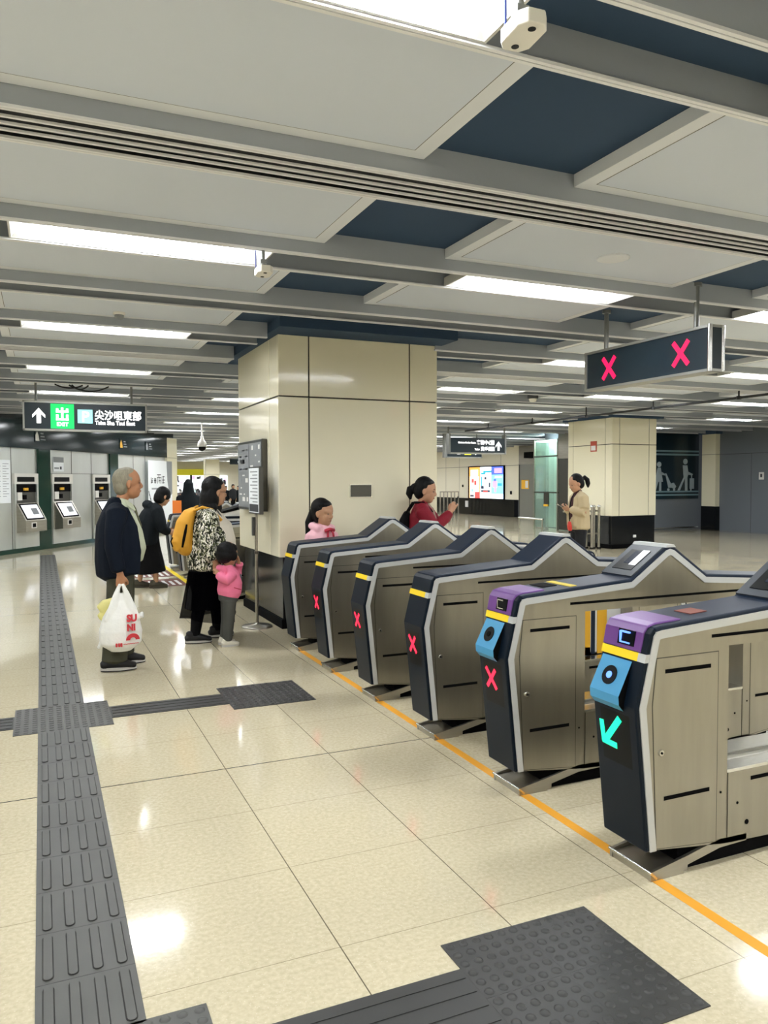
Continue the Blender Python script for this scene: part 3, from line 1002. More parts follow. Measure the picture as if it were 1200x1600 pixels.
def on_wall(name, s0, z0, s1, z1, mt, label, cat, y=-.012, th=.012):
    o = MB().box((0, -th, 0), (s1 - s0, 0, z1 - z0), mt).build(name)
    p = Vector((-.84, 18.77, 0)) + Matrix.Rotation(TW, 3, 'Z') @ Vector((s0, y + th + .008, z0))
    o.location = p; o.rotation_euler = (0, 0, TW)
    return tag(o, label, cat)
nb = on_wall('notice_board', -.75, 1.13, .40, 2.08, 'paper_lit', 'tall white notice on the ticket wall at the left edge', 'notice')
m = MB()
for q in range(14):
    for c_ in range(4):
        m.box((.08 + .27 * c_, -.0135, .86 - .055 * q), (.08 + .27 * c_ + .12 + .08 * ((q * 3 + c_) % 2), -.0122, .872 - .055 * q), 'print_grey')
m.build('print', nb)
nt_ = on_wall('notice', 2.0, 1.85, 2.42, 2.2, 'paper_lit', 'small notice above the second ticket machine', 'notice')
MB().box((0, -.014, .22), (.42, -.0125, .35), 'print_grey').box((.03, -.014, .06), (.22, -.0125, .1), 'print_grey').box((.26, -.014, .05), (.33, -.0125, .12), 'print_dark').build('print', nt_)
po = on_wall('poster', 6.62, .12, 8.2, 2.24, 'paper_lit', 'tall pale poster with dark lettering at the end of the ticket wall', 'poster', y=-.09)
m = MB()
def stroke(u0, v0, u1, v1, w, mt='print_dark', mm=None):
    t = Vector((u1 - u0, v1 - v0)).normalized(); nn = Vector((-t.y, t.x)) * w / 2
    mm.prism([(u0 + nn.x, v0 + nn.y), (u1 + nn.x, v1 + nn.y), (u1 - nn.x, v1 - nn.y), (u0 - nn.x, v0 - nn.y)], -.0145, -.0125, 'Y', mt)
for q, (sc_, st) in enumerate(((.8, ((0, .2, .45, .2), (.1, .0, .1, .95), (.3, .1, .7, .6), (.3, .6, .75, .1), (.5, .8, .8, .8))), (.8, ((0, .5, .9, .5), (.2, .1, .2, .9), (.5, .1, .5, .85), (.75, .2, .75, .9), (.2, .1, .8, .1))),
                               (1.25, ((0, .9, 1, .9), (0, .62, 1, .62), (.1, 0, .1, .6), (.45, .1, .45, .9), (.45, .3, .95, .3), (.75, 0, .75, .6))), (1.0, ((.1, 0, .1, .9), (.3, .9, .95, .9), (.3, .45, .95, .45), (.6, 0, .6, .9), (.3, .1, .95, .1))))):
    ox = (.16, .36, .56, .86)[q]
    for u0, v0, u1, v1 in st: stroke(ox + .2 * sc_ * u0, 1.42 + .24 * sc_ * v0, ox + .2 * sc_ * u1, 1.42 + .24 * sc_ * v1 + .001, .026, 'print_dark', m)
m.box((.2, -.014, 1.24), (1.0, -.0125, 1.29), 'print_grey')
for q in range(5): stroke(.02 + .05 * q, 1.2 - .11 * q, .06 + .055 * q, 1.06 - .11 * q, .04, 'print_dark', m)
m.prism([(1.2, 2.12), (1.58, 2.12), (1.58, 1.1), (1.4, 1.0), (1.25, 1.5)], -.0142, -.0125, 'Y', 'print_grey')
for q in range(6): stroke(.5 + .12 * q, .8, .56 + .12 * q, .95 - .05 * (q % 2), .03, 'print_dark', m)
m.build('print', po)
# pictograms along the dark fascia
for s, lab, mt in ((1.2, 'small white pictogram on the dark fascia above the first ticket machine', 'paper'), (5.0, 'small orange hand pictogram on the dark fascia above the man', 'notice_yellow'), (6.5, 'small pictogram with lettering at the right end of the dark fascia', 'print_grey')):
    o = on_wall('fascia_sign', s, 2.52, s + .5, 2.8, 'teal_fascia', lab, 'sign', y=-.082, th=.004)
    m = MB()
    m.prism([(.02, .03), (.02, .16), (.08, .25), (.13, .16), (.16, .03)], -.006, -.004, 'Y', mt)
    for q in range(3): m.box((.21, -.006, .05 + .07 * q), (.4 - .04 * q, -.004, .08 + .07 * q), 'print_grey')
    m.build('pictogram', o)

# ------------------------------------------------------------------ deep hall: shops, yellow fascia
m = MB()
m.box((9.0, 59.6, 2.12), (11.6, 59.9, 2.56), 'shop_yellow')
sh = empty('shop_front', (0, 0, 0), 0, 'bright shop front under a yellow fascia deep in the hall', 'shop')
m.build('fascia', sh)
random.seed(3)
for i, (x, w_) in enumerate(((8.2, 1.1), (9.35, 1.0), (10.5, 1.0), (11.6, 1.6))):
    p = MB().box((x, 59.86, .2), (x + w_, 59.9, 2.1), 'shop_glass')
    for q in range(16):
        a_, b_ = random.uniform(0, w_ - .2), random.uniform(.25, 1.9)
        p.box((x + a_, 59.8, b_), (x + a_ + random.uniform(.06, .2), 59.85, min(2.05, b_ + random.uniform(.1, .4))), ['print_grey', 'shop_shelf', 'ad_pink', 'print_dark', 'glass_teal', 'paper'][q % 6])
    p.box((x, 59.78, .2), (x + w_, 59.84, .8), 'shop_shelf')
    p.build('shop_window', sh)
MB().box((8.0, 59.8, 0), (13.2, 59.9, .2), 'steel_dark').box((10.36, 59.75, .2), (10.48, 59.9, 2.12), 'black').box((11.5, 59.7, 0), (11.6, 59.9, 2.5), 'black').build('frame', sh)
fs = empty('direction_sign', (11.2, 50.0, 2.72), 0, 'small dark hanging sign far off, at the left edge of the big pillar', 'sign')
MB().box((0, 0, 0), (1.5, .12, .34), 'sign_dark').build('case', fs)
MB().box((.5, -.004, .1), (1.2, -.001, .22), 'sign_white').build('lettering', fs)
tube_hanger_later = fs
# orange board beside the distant gates
ob = empty('notice_stand', (2.30, 14.75, 0), 0, 'orange notice board on a post above the distant gates', 'sign')
MB().box((-.075, -.01, .98), (.085, .01, 1.24), 'orange_board').build('board', ob)
MB().cyl((0, .012, .03), (0, .012, 1.0), .015, mat_='galv').lathe([(.13, 0), (.13, .02), (.02, .035)], mat_='galv').build('post', ob)
# counter with dark stripes behind the woman
ct = empty('service_counter', (2.85, 11.0, 0), 0, 'white counter with dark stripes and a slanted dark top, behind the woman in leaf jacket', 'counter')
MB().prism([(-.46, 0), (-.46, 1.14), (-.1, 1.22), (.45, 1.22), (.45, 0)], 0, .36, 'Y', 'paper').build('cabinet', ct)
m = MB()
for z in (.92, .99, 1.06): m.box((-.465, -.008, z), (.452, 0, z + .035), 'navy_face')
m.build('stripe', ct)
MB().prism([(-.50, 1.138), (-.50, 1.165), (-.1, 1.27), (.2, 1.27), (.2, 1.222), (-.1, 1.222)], -.01, .37, 'Y', 'black').build('screen_rail', ct)

# ------------------------------------------------------------------ hanging signs
def tube_hanger(name, parent, x, y, z0, z1, r=.018):
    MB().cyl((x, y, z0), (x, y, z1), r, mat_='galv').cyl((x, y, z1 - .03), (x, y, z1), r * 1.9, mat_='galv').build(name, parent)
tube_hanger('hanger', tube_hanger_later, .05, .06, .34, ZD - 2.72)
tube_hanger('hanger', tube_hanger_later, 1.45, .06, .34, ZD - 2.72)
# EXIT sign, left
X0, X1, YS, Z0, Z1 = -.195, 1.525, 12.85, 2.40, 2.775
es = empty('exit_sign', (X0, YS, Z0), 0, 'hanging sign with white arrow, green EXIT square and Tsim Sha Tsui East', 'sign')
W, H = X1 - X0, Z1 - Z0
MB().box((-.02, 0, -.02), (W + .02, .14, H + .02), 'sign_dark').build('case', es)
m = MB()
for a, b in (((-.03, -.012, -.035), (W + .03, .15, -.008)), ((-.03, -.012, H + .008), (W + .03, .15, H + .035)), ((-.035, -.012, -.035), (-.01, .15, H + .035)), ((W + .01, -.012, -.035), (W + .035, .15, H + .035))):
    m.box(a, b, 'sign_frame')
m.build('frame', es)
tube_hanger('hanger', es, .15, .07, H + .02, ZD - Z0); tube_hanger('hanger', es, 1.53, .07, H + .02, ZD - Z0)
def arrow_up(mm, cx, z0, z1, w, y, mt):
    h = z1 - z0; t = w * .17
    mm.prism([(cx - t, z0), (cx + t, z0), (cx + t, z1 - .3 * h), (cx - t, z1 - .3 * h)], y - .003, y, 'Y', mt)
    mm.prism([(cx, z1), (cx + w / 2, z1 - .46 * h), (cx + w / 2, z1 - .66 * h), (cx, z1 - .24 * h), (cx - w / 2, z1 - .66 * h), (cx - w / 2, z1 - .46 * h)], y - .003, y, 'Y', mt)
m = MB(); arrow_up(m, .185, .075, .305, .18, -.001, 'sign_white'); m.build('arrow', es)
m = MB(); m.box((.35, -.004, 0), (.68, -.001, H), 'sign_green'); g_ = m.build('exit_panel', es)
# the running-gate pictogram of the exit square, as upright strokes
m = MB()
for a, b, c_, d_ in ((.495, .125, .53, .32), (.425, .245, .60, .275), (.425, .245, .46, .305), (.565, .245, .60, .305), (.425, .125, .60, .155), (.425, .125, .46, .215), (.565, .125, .60, .215)):
    m.box((a, -.0065, b), (c_, -.004, d_), 'sign_white')
m.build('pictogram', g_)
lettering('EXIT', .08, 'sign_white', g_, (.515, -.0055, .04), FACE_NEGY, 'CENTER', .003)
m = MB().box((.73, -.004, .09), (.945, -.001, .30), 'sign_cyan'); pnl = m.build('parking_panel', es)
lettering('P', .22, 'sign_white', pnl, (.84, -.0055, .118), FACE_NEGY, 'CENTER', .003)
lettering('尖沙咀東部', .155, 'sign_white', es, (.975, -.003, .165), FACE_NEGY, 'LEFT', .004, sx=.90)
lettering('Tsim Sha Tsui East', .085, 'sign_white', es, (.98, -.003, .075), FACE_NEGY, 'LEFT', .0035, sx=.92)
# loop of cable above it
m = MB()
for xa, xb, y, dp in ((.22, .62, 12.9, .05), (.42, 1.0, 12.92, .085), (.46, .70, 12.88, .065)):
    m.tube([(xa + (xb - xa) * t / 12, y, 3.075 - dp * 4 * (t / 12) * (1 - t / 12)) for t in range(13)], .012, 6, 'cable')
tag(m.build('cable'), 'loops of black cable hanging above the green exit sign', 'cable')

# red cross sign over the gates
XS, YS0, YS1, Z0, Z1 = 5.0, 4.76, 6.355, 2.475, 2.855
rs = empty('lane_sign', (XS, YS0, Z0), 0, 'hanging dark sign with two red crosses above the gates', 'sign')
L, H = YS1 - YS0, Z1 - Z0
MB().box((.012, 0.03, .02), (.15, L - .03, H - .02), 'sign_dark').build('case', rs)
m = MB()
m.box((-.002, 0, 0), (.164, L, .022), 'sign_frame').box((-.002, 0, H - .022), (.164, L, H), 'sign_frame')
m.cyl((.012, .012, 0), (.012, .012, H), .02, mat_='steel_bright').cyl((.15, .012, 0), (.15, .012, H), .02, mat_='steel_bright')
m.box((.03, .004, .0), (.13, .03, H), 'sign_dark').box((0, L - .03, 0), (.162, L, H), 'sign_frame')
m.build('frame', rs)
for yc in (.327, 1.243):
    m = MB()
    for sg in (-1, 1):
        Q = []
        u0, v0, u1, v1 = -.085, -.10 * sg, .085, .10 * sg
        t = Vector((u1 - u0, v1 - v0)).normalized(); nn = Vector((-t.y, t.x)) * .02
        Q = [(yc + u0 + nn.x, H / 2 + v0 + nn.y), (yc + u1 + nn.x, H / 2 + v1 + nn.y), (yc + u1 - nn.x, H / 2 + v1 - nn.y), (yc + u0 - nn.x, H / 2 + v0 - nn.y)]
        m.prism(Q, .006 - .001 * sg, .0115, 'X', 'sign_red_led')
    m.build('red_cross', rs)
tube_hanger('hanger', rs, .075, .22, H, ZD - Z0, .022); tube_hanger('hanger', rs, .075, 1.36, H, ZD - Z0, .022)

# customer service sign, right of the pillar
X0, X1, YS, Z0, Z1 = 10.28, 12.02, 18.8, 2.38, 2.79
cs = empty('direction_sign', (X0, YS, Z0), 0, 'hanging sign Customer Service Centre and Toilets with an up arrow', 'sign')
W, H = X1 - X0, Z1 - Z0
MB().box((0, 0, 0), (W, .12, H), 'sign_dark').build('case', cs)
m = MB().box((-.02, -.01, -.04), (W + .02, .13, 0), 'sign_frame').box((-.05, -.02, -.04), (0, .14, H + .1), 'galv').box((W, -.02, -.04), (W + .05, .14, H + .1), 'galv')
m.build('frame', cs)
tube_hanger('hanger', cs, -.03, .06, H, ZD - Z0, .025); tube_hanger('hanger', cs, W + .03, .06, H, ZD - Z0, .025)
m = MB(); arrow_up(m, 1.54, .06, .32, .19, -.001, 'sign_white'); m.build('arrow', cs)
lettering('客務中心', .135, 'sign_white', cs, (.83, -.002, .235), FACE_NEGY, 'LEFT', .004, sx=.92)
lettering('Customer Service Centre', .068, 'sign_white', cs, (.80, -.002, .25), FACE_NEGY, 'RIGHT', .004, sx=.78)
lettering('洗手間', .13, 'sign_white', cs, (.96, -.002, .06), FACE_NEGY, 'LEFT', .004, sx=.92)
lettering('Toilets', .068, 'sign_white', cs, (.93, -.002, .07), FACE_NEGY, 'RIGHT', .004, sx=.85)
m = MB().box((1.29, -.004, .22), (1.40, -.001, .35), 'sign_white').box((1.29, -.004, .05), (1.41, -.001, .17), 'sign_white')
m.build('pictogram', cs)
ls = empty('lift_sign', (12.0, 21.6, 2.36), 0, 'lower hanging Lift sign with a yellow square, partly behind the service sign', 'sign')
MB().box((-.3, 0, 0), (.95, .12, .24), 'sign_dark').box((-.32, -.01, -.03), (.97, .13, 0), 'sign_frame').box((-.4, -.01, -.03), (-.3, .13, .8), 'galv').build('case', ls)
MB().box((.32, -.004, .06), (.56, -.001, .2), 'sign_yellow').build('yellow_panel', ls)
lettering('Lift', .09, 'sign_white', ls, (.05, -.002, .08), FACE_NEGY, 'LEFT', .004)
m = MB(); m.prism([(.7, .08), (.8, .17), (.76, .2), (.86, .2), (.86, .12), (.83, .15), (.73, .06)], -.004, -.001, 'Y', 'sign_white'); m.build('arrow', ls)
tube_hanger('hanger', ls, .8, .06, .24, ZD - 2.36, .02)

# ------------------------------------------------------------------ things on the ceiling
def sensor(x, y, label):
    z = 2.92
    r = empty('people_sensor', (x, y, z), radians(-4), label, 'sensor', 'people sensors under the ceiling')
    o = [(-.05, -.05), (-.028, -.08), (.028, -.08), (.05, -.05), (.05, .05), (.028, .08), (-.028, .08), (-.05, .05)]
    MB().prism(o, 0, .045, 'Z', 'white_plastic').build('case', r, bevel=.005)
    for s in (-1, 1): MB().cyl((.0, .05 * s, -.002), (0, .05 * s, .002), .012, .012, 14, 'slot_dark', smooth=False).build('lens', r)
    MB().cyl((0, .02, .045), (0, .02, .075), .016, mat_='galv').box((-.02, .0, .075), (.02, .04, .1), 'galv').cyl((0, .02, .1), (0, .02, ZD + .01 - z), .012, mat_='galv').cyl((-.045, .03, .04), (-.045, .03, ZD - z), .004, mat_='notice_blue').build('bracket', r)
sensor(1.36, 2.03, 'big white people sensor with two lenses at the top edge of the photo')
sensor(1.345, 4.97, 'small white people sensor at the right end of the left strip light')
sd = empty('smoke_detector', (.70, 7.72, ZP), 0, 'round grey smoke detector on a white ceiling panel, upper left', 'smoke detector')
MB().lathe([(.055, 0), (.055, -.02), (.045, -.025)], mat_='white_plastic', n=20).build('base', sd)
MB().lathe([(.042, -.025), (.042, -.045), (.03, -.06), (.0001, -.062)], mat_='print_grey', n=20).build('head', sd)
sp = empty('ceiling_speaker', (3.76, 4.47, ZP), 0, 'round flush speaker disc on a ceiling panel above the gates', 'speaker')
MB().lathe([(.115, -.002), (.115, -.008), (.10, -.013), (.0001, -.014)], mat_='ceiling_frame', n=28).build('grille', sp)
sd = empty('smoke_detector', (8.45, 12.25, ZP), 0, 'dark-collared smoke detector on the ceiling right of the big pillar', 'smoke detector')
MB().lathe([(.1, 0.06), (.1, -.04), (.08, -.05)], mat_='print_dark', n=20).build('base', sd)
MB().lathe([(.075, -.05), (.06, -.1), (.0001, -.11)], mat_='white_plastic', n=20).build('head', sd)
dc = empty('dome_camera', (3.77, 20.0, 2.36), 0, 'white dome camera hanging from the ceiling above the woman in the leaf jacket', 'camera')
MB().lathe([(.115, .12), (.118, .17), (.10, .24), (.05, .30), (.035, .38), (.02, .4), (.02, ZD - 2.36)], mat_='white_plastic', n=20).build('housing', dc)
MB().lathe([(.0001, 0), (.05, .012), (.085, .05), (.10, .12)], mat_='black_gloss', n=20).build('dome', dc)
# dark pipe running across the ceiling on short stubs
pp = empty('pipe', (10.75, 0, 2.97), 0, 'long dark pipe on short stubs crossing the ceiling on the right', 'pipe')
MB().cyl((0, 5.0, 0), (0, 18.8, 0), .022, mat_='pipe_dark').build('run', pp)
for y in (5.6, 7.6, 9.6, 11.6, 13.6, 15.6, 17.6): MB().cyl((0, y, 0), (0, y, ZD - 2.97), .014, mat_='pipe_dark').lathe([(.04, -.028), (.04, .028)], c=(0, y, 0), mat_='pipe_dark').build('stub', pp)

# ------------------------------------------------------------------ things round the big pillar
bd = empty('notice_board', (2.305, 9.01, 1.25), 0, 'framed notice board on the left face of the big cream pillar', 'notice board')
MB().box((-.06, -.565, 0), (0, .565, .81), 'steel_dark').build('frame', bd, bevel=.004)
for a, b, s in ((-.54, -.01, 0), (.01, .54, 1)):
    p = MB().box((-.064, a, .03), (-.058, b, .78), 'board_sheet')
    for q in range(9):
        z = .70 - .075 * q
        for c_ in range(3):
            if (q + c_ + s) % 4 == 3: continue
            p.box((-.0655, a + .05 + .15 * c_, z), (-.063, a + .05 + .15 * c_ + .06 + .06 * ((q + c_) % 2), z + (.05 if (q + s) % 3 == 0 else .018)), ['paper', 'print_grey', 'paper'][(q + c_) % 3])
    if s: p.box((-.0655, a, .45), (-.063, b, .78), 'print_grey')
    p.build('notice_sheet', bd)
ss = empty('sign_stand', (2.13, 8.27, 0), 0, 'steel sign stand on a round base in front of the big pillar', 'sign stand')
MB().lathe([(.165, 0), (.165, .012), (.15, .022), (.03, .035), (.02, .05)], mat_='steel', n=32).build('base', ss)
MB().cyl((0, 0, .03), (0, 0, 1.25), .018, mat_='steel').lathe([(.024, .80), (.024, .83)], mat_='steel_dark').build('pole', ss)
m = MB().box((-.02, -.22, 1.235), (.025, .22, 1.745), 'steel_dark'); fr = m.build('frame', ss, bevel=.004)
m = MB().box((-.024, -.205, 1.25), (-.019, .205, 1.73), 'paper_lit')
for q in range(10): m.box((-.0255, -.16, 1.36 + .036 * q), (-.0235, .05 + .1 * (q % 2), 1.372 + .036 * q), 'print_grey')
m.box((-.0255, -.19, 1.26), (-.0235, .19, 1.34), 'print_dark')
m.build('sheet', fr)
MB().box((-.045, -.02, 1.0), (-.02, .02, 1.2), 'steel_dark').build('card_holder', ss)
pq = MB().box((3.122, 7.985, 1.413), (3.368, 8.004, 1.543), 'steel_dark')
pq.box((3.114, 7.99, 1.405), (3.376, 8.002, 1.551), 'steel_bright')
tag(pq.build('plaque'), 'small brushed metal plaque on the front of the big cream pillar', 'plaque')
# far pillar: sticker, folded barrier posts
stk = MB().box((12.085, 14.9, 2.28), (12.1, 15.12, 2.53), 'notice_red').box((12.08, 14.93, 2.31), (12.09, 15.09, 2.42), 'paper')
tag(stk.build('notice'), 'small red and white notice high on the side of the far pillar', 'notice')
tag(MB().box((12.75, 14.355, .25), (12.83, 14.39, .31), 'paper').build('label'), 'tiny white label on the black base of the far pillar', 'label')
bp = empty('folding_barrier', (11.75, 14.62, 0), 0, 'folded barrier of steel posts beside the far pillar', 'barrier')
for i, (dx, dy) in enumerate(((0, 0), (.1, .06), (.2, .0), (-.02, .18))):
    MB().cyl((dx, dy, .03), (dx, dy, .96), .032, mat_='steel').lathe([(.045, .96), (.05, .99), (.03, 1.02), (.0001, 1.025)], c=(dx, dy, 0), mat_='steel_bright', n=14).lathe([(.05, 0), (.05, .03)], c=(dx, dy, 0), mat_='black', n=12).build('post', bp)
for z in (.35, .88): MB().cyl((-.75, .1, z), (.2, .06, z), .02, mat_='steel').build('rail', bp)

# mural figures (parent with pushchair, traveller with case)
def mural(name, parts, label):
    m = MB()
    for kind, d in parts:
        if kind == 'c':
            cx, cz, r = d
            m.prism([(cx + r * cos(2 * pi * k / 20), cz + r * sin(2 * pi * k / 20)) for k in range(20)], 19.046, 19.06, 'Y', 'mural_figure')
        else:
            m.prism(d, 19.046, 19.06, 'Y', 'mural_figure')
    return tag(m.build(name), label, 'pictogram')
X = 18.98
mural('mural_figure', [('c', (X + .04, 2.2, .09)), ('p', [(X - .06, 2.08), (X + .12, 2.08), (X + .18, 1.8), (X + .12, 1.68), (X - .02, 1.68)]), ('p', [(X + .12, 1.79), (X + .34, 1.75), (X + .36, 1.80), (X + .14, 1.88)]),
      ('p', [(X - .02, 1.70), (X + .04, 1.70), (X - .18, 1.27), (X - .28, 1.27)]), ('p', [(X + .03, 1.70), (X + .13, 1.70), (X + .14, 1.26), (X + .04, 1.26)]),
      ('p', [(X + .24, 1.32), (X + .24, 1.66), (X + .42, 1.66), (X + .42, 1.32)]), ('p', [(X + .27, 1.26), (X + .27, 1.32), (X + .31, 1.32), (X + .31, 1.26)]), ('p', [(X + .3, 1.66), (X + .3, 1.76), (X + .33, 1.76), (X + .33, 1.66)])],
      'pale mural figure of a traveller pulling a suitcase on the dark wall')
X = 17.96
mural('mural_figure', [('c', (X - .03, 2.1, .085)), ('p', [(X - .09, 2.0), (X + .03, 2.0), (X + .13, 1.55), (X - .2, 1.55)]), ('p', [(X + .03, 1.88), (X + .22, 1.80), (X + .22, 1.75), (X + .03, 1.78)]),
      ('p', [(X - .14, 1.56), (X - .06, 1.56), (X - .16, 1.27), (X - .24, 1.27)]), ('p', [(X - .02, 1.56), (X + .06, 1.56), (X + .06, 1.26), (X - .02, 1.26)]),
      ('p', [(X + .22, 1.82), (X + .26, 1.82), (X + .54, 1.36), (X + .36, 1.36)]), ('p', [(X + .48, 1.5), (X + .58, 1.52), (X + .68, 1.4), (X + .62, 1.32), (X + .5, 1.36)]), ('c', (X + .36, 1.3, .045)), ('c', (X + .6, 1.3, .04))],
      'pale mural figure of a parent with a pushchair on the dark wall')
tag(MB().box((19.585, 16.55, 1.61), (19.6, 16.72, 1.83), 'paper').box((19.582, 16.6, 1.68), (19.59, 16.67, 1.78), 'print_dark').build('notice'), 'small white notice on the grey wall at the right edge', 'notice')
# lit posters
lb = empty('poster_lightbox', (18.98, 31.3, .78), 0, 'lit poster box with three bright adverts beyond the far hall', 'poster')
MB().box((-.04, -1.65, -.03), (.02, 1.55, 1.52), 'black').build('frame', lb)
def poster(y0, y1, cells):
    m = MB()
    for u0, v0, u1, v1, mt, d in cells:
        w_ = y1 - y0
        m.box((-.05 - .002 * d, y1 - w_ * u1, 1.46 * v0 + .01), (-.044, y1 - w_ * u0, 1.46 * v1 + .01), mt)
    m.build('advert', lb)
poster(.45, 1.42, [(0, 0, 1, 1, 'ad_orange', 0), (.06, 0, .94, .7, 'ad_peach', 1), (.15, .7, .85, .92, 'ad_white', 2), (.25, .5, .45, .62, 'ad_red', 2), (.5, .42, .7, .56, 'ad_red', 2), (.1, .04, .45, .1, 'ad_navy', 2), (.55, 0, 1, .2, 'ad_red', 2), (.2, .2, .4, .3, 'ad_sky', 2)])
poster(-.57, .42, [(0, 0, 1, 1, 'ad_white', 0), (.3, .82, 1, .88, 'ad_teal', 1), (.1, .76, .5, .82, 'ad_teal', 1), (.1, .35, .2, .7, 'ad_teal', 1), (.8, .35, .92, .5, 'ad_navy', 1), (.1, .3, .35, .4, 'ad_navy', 2), (.4, .45, .6, .65, 'ad_peach', 1), (.42, .6, .58, .68, 'ad_navy', 2), (.1, .2, .9, .26, 'ad_navy', 1), (.3, .19, .7, .24, 'ad_red', 2), (.2, .14, .8, .16, 'ad_pink', 1)])
poster(-1.58, -.6, [(0, 0, 1, .75, 'ad_sky', 0), (0, .75, 1, 1, 'ad_blue', 0), (.25, .8, .9, .95, 'ad_pink', 1), (.1, .35, .5, .55, 'ad_pink', 1), (.25, .2, .42, .4, 'ad_pink', 1), (.2, .55, .4, .62, 'ad_blue', 1), (.55, .4, .9, .48, 'ad_teal', 1), (0, 0, 1, .15, 'ad_white', 1), (.3, .65, .9, .7, 'ad_white', 1)])
tag(MB().box((18.955, 27.75, 1.25), (18.965, 28.3, 1.64), 'notice_yellow').box((18.95, 27.8, 1.3), (18.958, 28.0, 1.6), 'paper').build('notice'), 'yellow notice on the grey double door', 'notice')
tag(MB().box((18.955, 26.2, 1.5), (18.965, 26.4, 1.72), 'paper').box((18.952, 26.15, 1.36), (18.962, 26.45, 1.46), 'notice_blue').build('notice'), 'white and blue notice on the grey double door', 'notice')
tag(MB().box((18.97, 29.1, 1.0), (19.0, 29.22, 1.15), 'black').build('wall_switch'), 'black switch box on the cream wall right of the posters', 'switch')
tag(MB().box((18.97, 33.4, 1.3), (19.0, 33.5, 1.42), 'black').build('wall_switch'), 'small black switch on the cream wall left of the posters', 'switch')
tag(MB().box((18.95, 32.9, .34), (18.995, 33.15, .64), 'paper').build('label'), 'white label on the black wall base under the posters', 'label')
vent = MB().box((18.6, 26.6, 2.55), (18.97, 27.6, 2.8), 'black'); tag(vent.build('wall_unit'), 'black unit above the grey double door', 'unit')
# glass lift
lf = empty('glass_lift', (15.3, 19.15, 0), 0, 'pale green glass lift shaft left of the far pillar', 'lift')
MB().box((0, 1.62, .04), (.02, 2.9, 2.95), 'glass_teal').build('glass_wall', lf)
MB().box((.02, 2.88, .04), (.6, 2.9, 2.95), 'glass_teal').build('glass_wall', lf)
MB().box((-.03, 1.58, 1.19), (.03, 2.93, 1.23), 'steel_dark').box((-.03, 1.58, 2.38), (.03, 2.93, 2.42), 'steel_dark').box((-.03, 2.88, 0), (.03, 2.94, 2.95), 'steel').box((-.03, 1.58, 0), (.03, 1.64, 2.95), 'steel').build('frame', lf)
MB().box((.02, 1.6, 2.9), (.58, 2.85, 2.93), 'lift_fill').build('added_fill_light', lf)  # added glowing panel, lightens the dark shaft behind the glass
MB().box((.57, 1.56, .02), (.6, 2.9, 2.95), 'shaft_wall').box((.02, 1.56, .02), (.57, 1.575, 2.95), 'shaft_wall').build('shaft_wall', lf)
MB().box((.0, 0, .02), (.03, 1.55, 2.3), 'steel_dark').box((-.02, .78, .02), (.0, .8, 2.3), 'black').build('lift_door', lf)
MB().box((-.02, 0, 2.3), (.04, 1.58, ZD), 'steel').build('door_head', lf)
MB().box((-.06, 2.05, .75), (-.02, 2.3, 1.2), 'steel_dark').box((-.065, 2.05, .75), (-.02, 2.3, .82), 'notice_yellow').build('call_panel', lf)
MB().cyl((-.5, 1.7, .35), (-.5, 3.1, .35), .03, mat_='steel_bright').cyl((-.5, 1.75, 0), (-.5, 1.75, .35), .025, mat_='steel').cyl((-.5, 3.05, 0), (-.5, 3.05, .35), .025, mat_='steel').build('guard_rail', lf)
rk = empty('barrier_rack', (17.6, 33.2, 0), 0, 'row of steel railings by the far wall behind the red jacket', 'railing')
for q in range(6): MB().cyl((q * .2, 0, 0), (q * .2, 0, 1.1), .03, mat_='steel').build('post', rk)
MB().cyl((0, 0, 1.08), (1.0, 0, 1.08), .025, mat_='steel').build('rail', rk)
# ------------------------------------------------------------------ people
def rot(yaw=0, pitch=0, roll=0):
    return Matrix.Rotation(yaw, 3, 'Z') @ Matrix.Rotation(pitch, 3, 'Y') @ Matrix.Rotation(roll, 3, 'X')

class Head:
    def __init__(self, c, s=1.0, yaw=0, pitch=0):
        self.c = Vector(c); self.s = s; self.R = rot(yaw, pitch)
    def __call__(self, p):
        return self.c + self.R @ (Vector(p) * self.s)

def head_blob(b, hd, jaw=1.0):
    """skull, jaw, nose, brow, cheeks, ears; b.xf must be hd"""
    s = hd.s
    R = hd.R
    def E(c, r): b.ell(c, tuple(q * s for q in r), R)
    E((-.004, 0, .03), (.094, .074, .096))
    E((.028, 0, -.035), (.062, .060, .078))
    E((.048, 0, -.078), (.036 * jaw, .036, .032))
    E((.058, 0, .025), (.038, .058, .030))
    for y in (-.03, .03): E((.062, y, -.025), (.026, .026, .03))
    b.tube([(.086, 0, .014), (.103, 0, -.020), (.100, 0, -.030)], [.011 * s, .015 * s, .014 * s], n=10)
    for y in (-.012, .012): E((.094, y, -.030), (.011, .009, .009))
    E((.083, 0, -.060), (.011, .024, .012))
    for y in (-1, 1):
        E((-.002, .079 * y, .0), (.016, .009, .029)); E((.0, .078 * y, -.022), (.010, .008, .013))

def face_parts(root, hd, brow='hair_black', lips=True):
    s = hd.s
    for y in (-1, 1):
        b = Blob(hd); b.ell((.083, .030 * y, .006), (.0085 * s, .0145 * s, .0045 * s), hd.R, 12, 8)
        b.raw('eye', 'eye_dark', root)
        b = Blob(hd); b.tube([(.088, .016 * y, .026), (.090, .030 * y, .031), (.080, .046 * y, .026)], [.0035 * s, .0045 * s, .003 * s], n=8)
        b.raw('eyebrow', brow, root)
    if lips:
        b = Blob(hd); b.ell((.0925, 0, -.056), (.0065 * s, .019 * s, .0035 * s), hd.R, 12, 8); b.ell((.0915, 0, -.062), (.0065 * s, .016 * s, .0035 * s), hd.R, 12, 8)
        b.raw('lips', 'lips', root)

